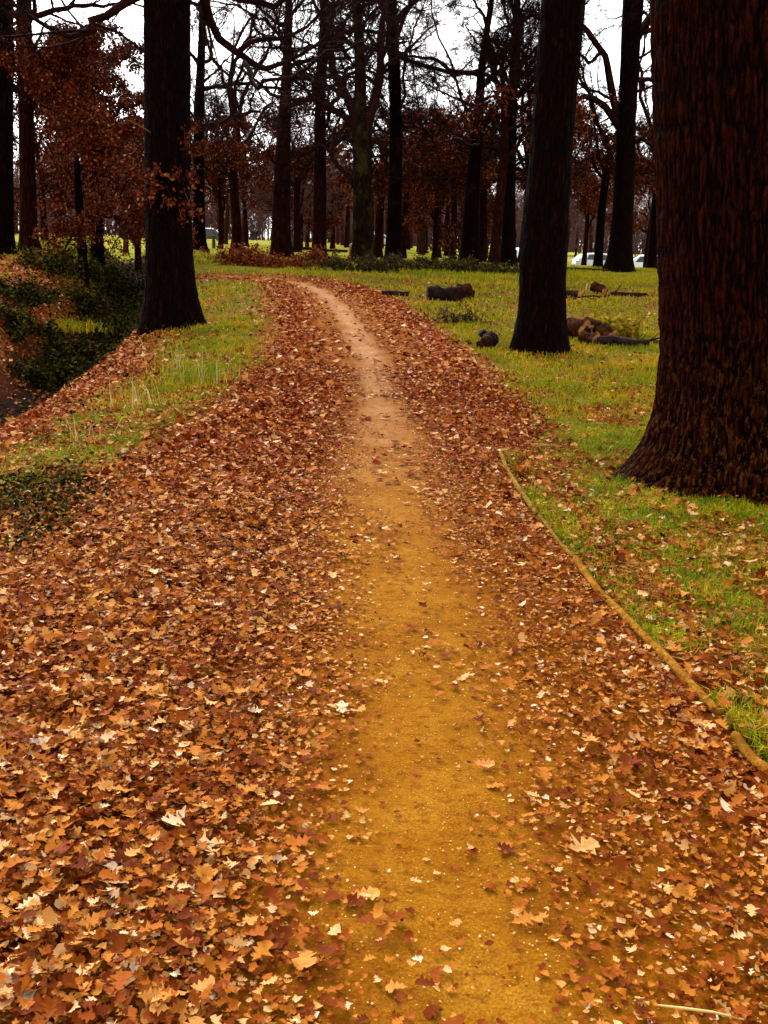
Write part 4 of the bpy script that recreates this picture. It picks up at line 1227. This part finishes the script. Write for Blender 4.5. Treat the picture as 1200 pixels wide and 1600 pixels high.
tussock('leaning straw stalks left along the bank lip', 208, 640, 16, .25, .48, .12, M['straw'], 4, 'straw_stalks', .008, .7, GT)
tussock('isolated bleached stalks above the green lip, furthest left', 142, 690, 12, .16, .36, .12, M['straw'], 5, 'straw_stalks', .007, .9, GT)
tussock('yellow-green tussock on the far ditch bank at the left', 85, 515, 900, .10, .35, .45, M['grass'], 8, w=.016, lean=.8, group=GT)['kind'] = 'stuff'
tussock('bright green grass tuft on the bank lip', 135, 722, 420, .04, .13, .20, M['grass_green'], 6, w=.006, lean=.8, group=GT)['kind'] = 'stuff'

# single leaves that can be told apart on the trodden path
def lone_leaf(label, px, py, size, yaw, colour, seed):
    global rng
    rng = np.random.default_rng(seed)
    x, y = gp(px, py)
    v, q = leaf_batch(np.zeros((1, 3)), np.array([size]), np.array([yaw]), np.array([.08]), np.array([.12]), np.array([.35]), ALL)
    o = link('oak_leaf', raw_mesh('oak_leaf', v, q, None, False), plain('leaf_tint', colour, .7, .15, tuple(min(1, c * 1.3) for c in colour), 60))
    o.location = (x, y, h1(x, y) + .016)
    tag(o, label, 'leaf', 'single leaves lying on the path')
lone_leaf('large tan oak leaf alone on the trodden path near the bottom', 570, 1410, .075, .2, (.55, .24, .04), 1)
lone_leaf('pinkish oak leaf lying alone in the middle of the path', 755, 1204, .070, -.1, (.60, .22, .06), 2)
lone_leaf('big pale ragged oak leaf at the right edge of the trodden path', 908, 1335, .10, .5, (.56, .27, .08), 3)
lone_leaf('bleached whitish leaf on the left litter bank', 266, 922, .10, 2.6, (.80, .66, .52), 4)
lone_leaf('small pale leaf at the left edge of the path', 533, 1110, .05, .3, (.75, .55, .30), 5)
b = Bag(); x, y = gp(1090, 1592); P = np.array([[-.09, .012, .012], [-.03, 0, .016], [.03, -.006, .014], [.09, -.022, .012]]); b.add(*tubes(P[None], np.array([[.002, .0032, .003, .0018]]), 6))
o = link('twig', b.mesh('twig'), M['straw']); o.location = (x, y, h1(x, y) + .01); tag(o, 'thin pale twig on the litter at the bottom right corner', 'twig')

# ------------------------------------------------------------------ cars
M['glass'] = plain('glass', (0.02, 0.03, 0.035), .12, .6)
M['tyre'] = plain('tyre', (0.012, 0.012, 0.012), .9, .2)
M['rim'] = plain('rim', (0.35, 0.35, 0.36), .35, .5)
M['lamp_glass'] = plain('lamp_glass', (0.6, 0.6, 0.6), .15, .6)
M['lamp_red'] = plain('lamp_red', (0.45, 0.02, 0.01), .2, .5)
M['plate'] = plain('plate', (0.7, 0.7, 0.65), .5, .3)
def car(label, px, Y, yaw, colour, seed, estate=False):
    x = ground_x(px, Y)
    o = empty('parked_car', (x, Y, h1(x, Y)), yaw)
    tag(o, label, 'car', 'cars parked beyond the trees')
    m, t, bs = new_mat('car_paint'); bs.inputs['Base Color'].default_value = (*colour, 1); rough(bs, .3, .5); bs.inputs['Coat Weight'].default_value = .6
    L, W = 4.2, .86
    xs = np.array([-2.1, -2.06, -1.95, -1.55, -1.1, -.6, 0, .5, .95, 1.35, 1.75, 2.0, 2.08, 2.1])
    top = np.array([.62, .78, .94, 1.30, 1.42, 1.46, 1.47, 1.40, 1.12, .96, .90, .80, .70, .55]) if not estate else np.array([.62, .95, 1.25, 1.44, 1.48, 1.49, 1.48, 1.42, 1.14, .97, .91, .81, .70, .55])
    belt = np.array([.60, .76, .88, .93, .93, .92, .91, .90, .90, .90, .87, .78, .68, .53])
    bot = np.array([.40, .30, .22, .20, .20, .20, .20, .20, .20, .20, .20, .24, .30, .38])
    wid = np.array([.72, .80, .84, .86, .87, .87, .87, .87, .87, .86, .84, .78, .72, .66]) * .98
    rows = []
    for a in range(len(xs)):
        gh = max(top[a] - belt[a], 0)
        wt = wid[a] - .02 - gh * .42
        prof = [(0, bot[a]), (wid[a] * .9, bot[a]), (wid[a], bot[a] + .14), (wid[a] * 1.01, (bot[a] + belt[a]) / 2), (wid[a] - .015, belt[a]), (wt + .03, top[a] - .05 - .0 * gh if gh > .1 else belt[a] + gh * .6), (wt * .8, top[a] - .006), (0, top[a] + .012)]
        full = prof + [(-y_, z_) for y_, z_ in prof[-2:0:-1]]
        rows.append([(xs[a], y_, z_) for y_, z_ in full])
    V = np.array(rows); n_, s_ = V.shape[:2]
    i = np.arange(n_ - 1)[:, None] * s_; j = np.arange(s_)[None]; j2 = (j + 1) % s_
    q = np.stack(np.broadcast_arrays(i + j, i + s_ + j, i + s_ + j2, i + j2), -1).reshape(-1, 4)
    b = Bag(); b.add(V.reshape(-1, 3), q)
    for k, fl in ((0, False), (n_ - 1, True)):
        c = V[k].mean(0); jj = np.arange(s_); jn = (jj + 1) % s_
        tt_ = np.stack([jj, jn, np.full(s_, s_)], -1)
        b.add(np.vstack([V[k], c]), None, tt_[:, ::-1] if fl else tt_)
    link('body', b.mesh('body'), m, o)
    def on(xa, f, side):      # a spot on the greenhouse side, f from belt (0) to roof (1), a little proud of it
        be, to, wi = np.interp(xa, xs, belt), np.interp(xa, xs, top), np.interp(xa, xs, wid)
        gh = to - be
        y0, z0_ = wi - .015, be; y1, z1 = wi - .02 - gh * .42 + .03, to - .05
        return (xa, side * (y0 + (y1 - y0) * f + .008), z0_ + (z1 - z0_) * f)
    for side in (-1, 1):
        for xa, xb, la, lb in (((-1.45, -.62, -1.1, -.62), (-.52, .28, -.52, .28), (.36, .98, .36, .55)) if False else ((-1.35, -.55, -1.15, -.55), (-.47, .75, -.47, .42))):
            P = np.array([on(xa, .08, side), on(xb, .08, side), on(lb, .92, side), on(la, .92, side)])
            nn = np.array([0, side * .01, 0])
            link('side_window', raw_mesh('side_window', np.vstack([P, P - nn]), [[0, 1, 2, 3], [4, 5, 6, 7], [0, 1, 5, 4], [1, 2, 6, 5], [2, 3, 7, 6], [3, 0, 4, 7]], None, False), M['glass'], o)
    def screen(name, xa, xb, off):
        be, wa, ta, wb_, tb_ = np.interp(xa, xs, belt), np.interp(xa, xs, wid), np.interp(xa, xs, top), np.interp(xb, xs, wid), np.interp(xb, xs, top)
        wA = wa - .02 - max(ta - be, 0) * .42; wB = wb_ - .02 - (tb_ - np.interp(xb, xs, belt)) * .42
        P = np.array([(xa, -wA * .82, ta), (xa, wA * .82, ta), (xb, wB * .78, tb_), (xb, -wB * .78, tb_)]) + np.array([off * .02, 0, .022])
        link(name, raw_mesh(name, np.vstack([P, P - np.array([off * .02, 0, .02])]), [[0, 1, 2, 3], [4, 5, 6, 7], [0, 1, 5, 4], [1, 2, 6, 5], [2, 3, 7, 6], [3, 0, 4, 7]], None, False), M['glass'], o)
    screen('windscreen', .96, .52, 1)
    screen('rear_window', -1.92, -1.58, -1)
    for sx in (-1.28, 1.30):
        for side in (-1, 1):
            c = np.array([sx, side * .74, .30])
            P = c + np.array([[0, -.1, 0], [0, -.099, 0], [0, -.06, 0], [0, .06, 0], [0, .099, 0], [0, .1, 0]]) * np.array([1, side, 1])
            b = Bag(); b.add(*tubes(P[None], np.array([[.20, .28, .30, .30, .28, .20]]), 24))
            wl = link('wheel', b.mesh('wheel'), M['tyre'], o)
            P = c + np.array([[0, .06, 0], [0, .103, 0], [0, .098, 0], [0, .106, 0]]) * np.array([1, side, 1])
            b = Bag(); b.add(*tubes(P[None], np.array([[.20, .195, .09, .001]]), 20))
            link('rim', b.mesh('rim'), M['rim'], wl)
    for side in (-1, 1):
        for nm, xa, mat, zz in (('headlight', 2.03, M['lamp_glass'], .68), ('tail_light', -2.04, M['lamp_red'], .80)):
            P = np.array([[-.05, 0, 0], [-.03, 0, 0], [.03, 0, 0], [.05, 0, 0]]) + np.array([xa, side * .60, zz])
            b = Bag(); b.add(*tubes(P[None], np.array([[.03, .085, .085, .03]]), 10)); link(nm, b.mesh(nm), mat, o)
    return o
car('silver car seen side-on behind the thin dark trunk', 940, 80, R_(8), (.55, .58, .60), 1)
car('white car seen between the thick forked oak and the narrow trunk', 1010, 78, R_(172), (.80, .81, .82), 2, True)
car('pale car mostly hidden by the huge foreground trunk', 1072, 79, R_(5), (.62, .66, .70), 3)
car('white car showing between the forked-top oak and the leaning oak', 812, 84, R_(60), (.82, .83, .84), 4)
car('white car glimpsed behind the forked oak', 592, 120, R_(10), (.82, .82, .82), 5)
car('dark car parked far off at the left', 330, 130, R_(-10), (.03, .06, .07), 6, True)

# ------------------------------------------------------------------ two walkers far off
M['coat'] = plain('coat', (0.012, 0.014, 0.03), .9, .1)
M['coat_black'] = plain('coat_black', (0.012, 0.010, 0.010), .9, .1)
M['skin'] = plain('skin', (0.45, 0.24, 0.16), .6, .3)
M['hair'] = plain('hair', (0.03, 0.015, 0.008), .8, .2)
def person(label, px, Y, yaw, coat, ph):
    x = ground_x(px, Y)
    o = empty('person', (x, Y, h1(x, Y)), yaw)
    tag(o, label, 'person', 'two walkers on the far lawn')
    J = [(0, 0, .95), (0, 0, 1.15), (0, 0, 1.38), (0, 0, 1.50), (0, -.01, 1.60), (0, -.01, 1.72),
         (.19, 0, 1.40), (.23, .05 * ph, 1.12), (.22, -.12 * ph, .88), (.22, -.15 * ph, .80), (-.19, 0, 1.40), (-.23, -.05 * ph, 1.12), (-.22, .10 * ph, .88), (-.22, .13 * ph, .80),
         (.10, 0, .90), (.11, -.12 * ph, .50), (.11, .08 * ph, .09), (.11, -.08, .04), (-.10, 0, .90), (-.11, .14 * ph, .50), (-.11, .22 * ph, .10), (-.11, .10, .04)]
    E_ = [(0, 1), (1, 2), (2, 3), (3, 4), (4, 5), (2, 6), (6, 7), (7, 8), (8, 9), (2, 10), (10, 11), (11, 12), (12, 13), (0, 14), (14, 15), (15, 16), (16, 17), (0, 18), (18, 19), (19, 20), (20, 21)]
    rd = [.15, .15, .16, .06, .085, .075, .075, .055, .042, .035, .075, .055, .042, .035, .10, .07, .05, .04, .10, .07, .05, .04]
    me = bpy.data.meshes.new('body'); me.from_pydata(J, E_, []); 
    bd = link('body', me, coat, o)
    md = bd.modifiers.new('skin', 'SKIN')
    for v, r in zip(me.skin_vertices[0].data, rd): v.radius = (r, r)
    me.skin_vertices[0].data[0].use_root = True
    bd.modifiers.new('smooth', 'SUBSURF').levels = 2
    bd.modifiers['smooth'].render_levels = 2
    P = np.array([[0, -.01, 1.56], [0, -.03, 1.60], [0, -.03, 1.66], [0, -.02, 1.70]]); b = Bag(); b.add(*tubes(P[None], np.array([[.05, .085, .085, .05]]), 12)); link('face', b.mesh('face'), M['skin'], o)
    P = np.array([[0, .02, 1.58], [0, .02, 1.66], [0, .01, 1.74], [0, 0, 1.79], [0, 0, 1.80]]); b = Bag(); b.add(*tubes(P[None], np.array([[.07, .10, .10, .05, .002]]), 12)); link('hair', b.mesh('hair'), M['hair'], o)
person('distant walker in a dark blue coat, left of the pair', 395, 165, R_(20), M['coat'], 1)
person('distant walker in black, right of the pair', 401, 166, R_(10), M['coat_black'], -1)
# pale road far across the park
xs_ = np.linspace(-90, 90, 60)
yy = 178 + 0.03 * xs_
V = np.concatenate([np.stack([xs_, yy + k * 5, height(xs_, yy + k * 5, np.full(60, 99.)) + .06], -1) for k in (0, 1)])
q = np.stack([np.arange(59), np.arange(59) + 1, 60 + np.arange(59) + 1, 60 + np.arange(59)], -1)
M['road'] = plain('road', (.45, .40, .36), .9, .1, (.55, .5, .46), .4)
tag(link('road', raw_mesh('road', V, q), M['road']), kind='structure')
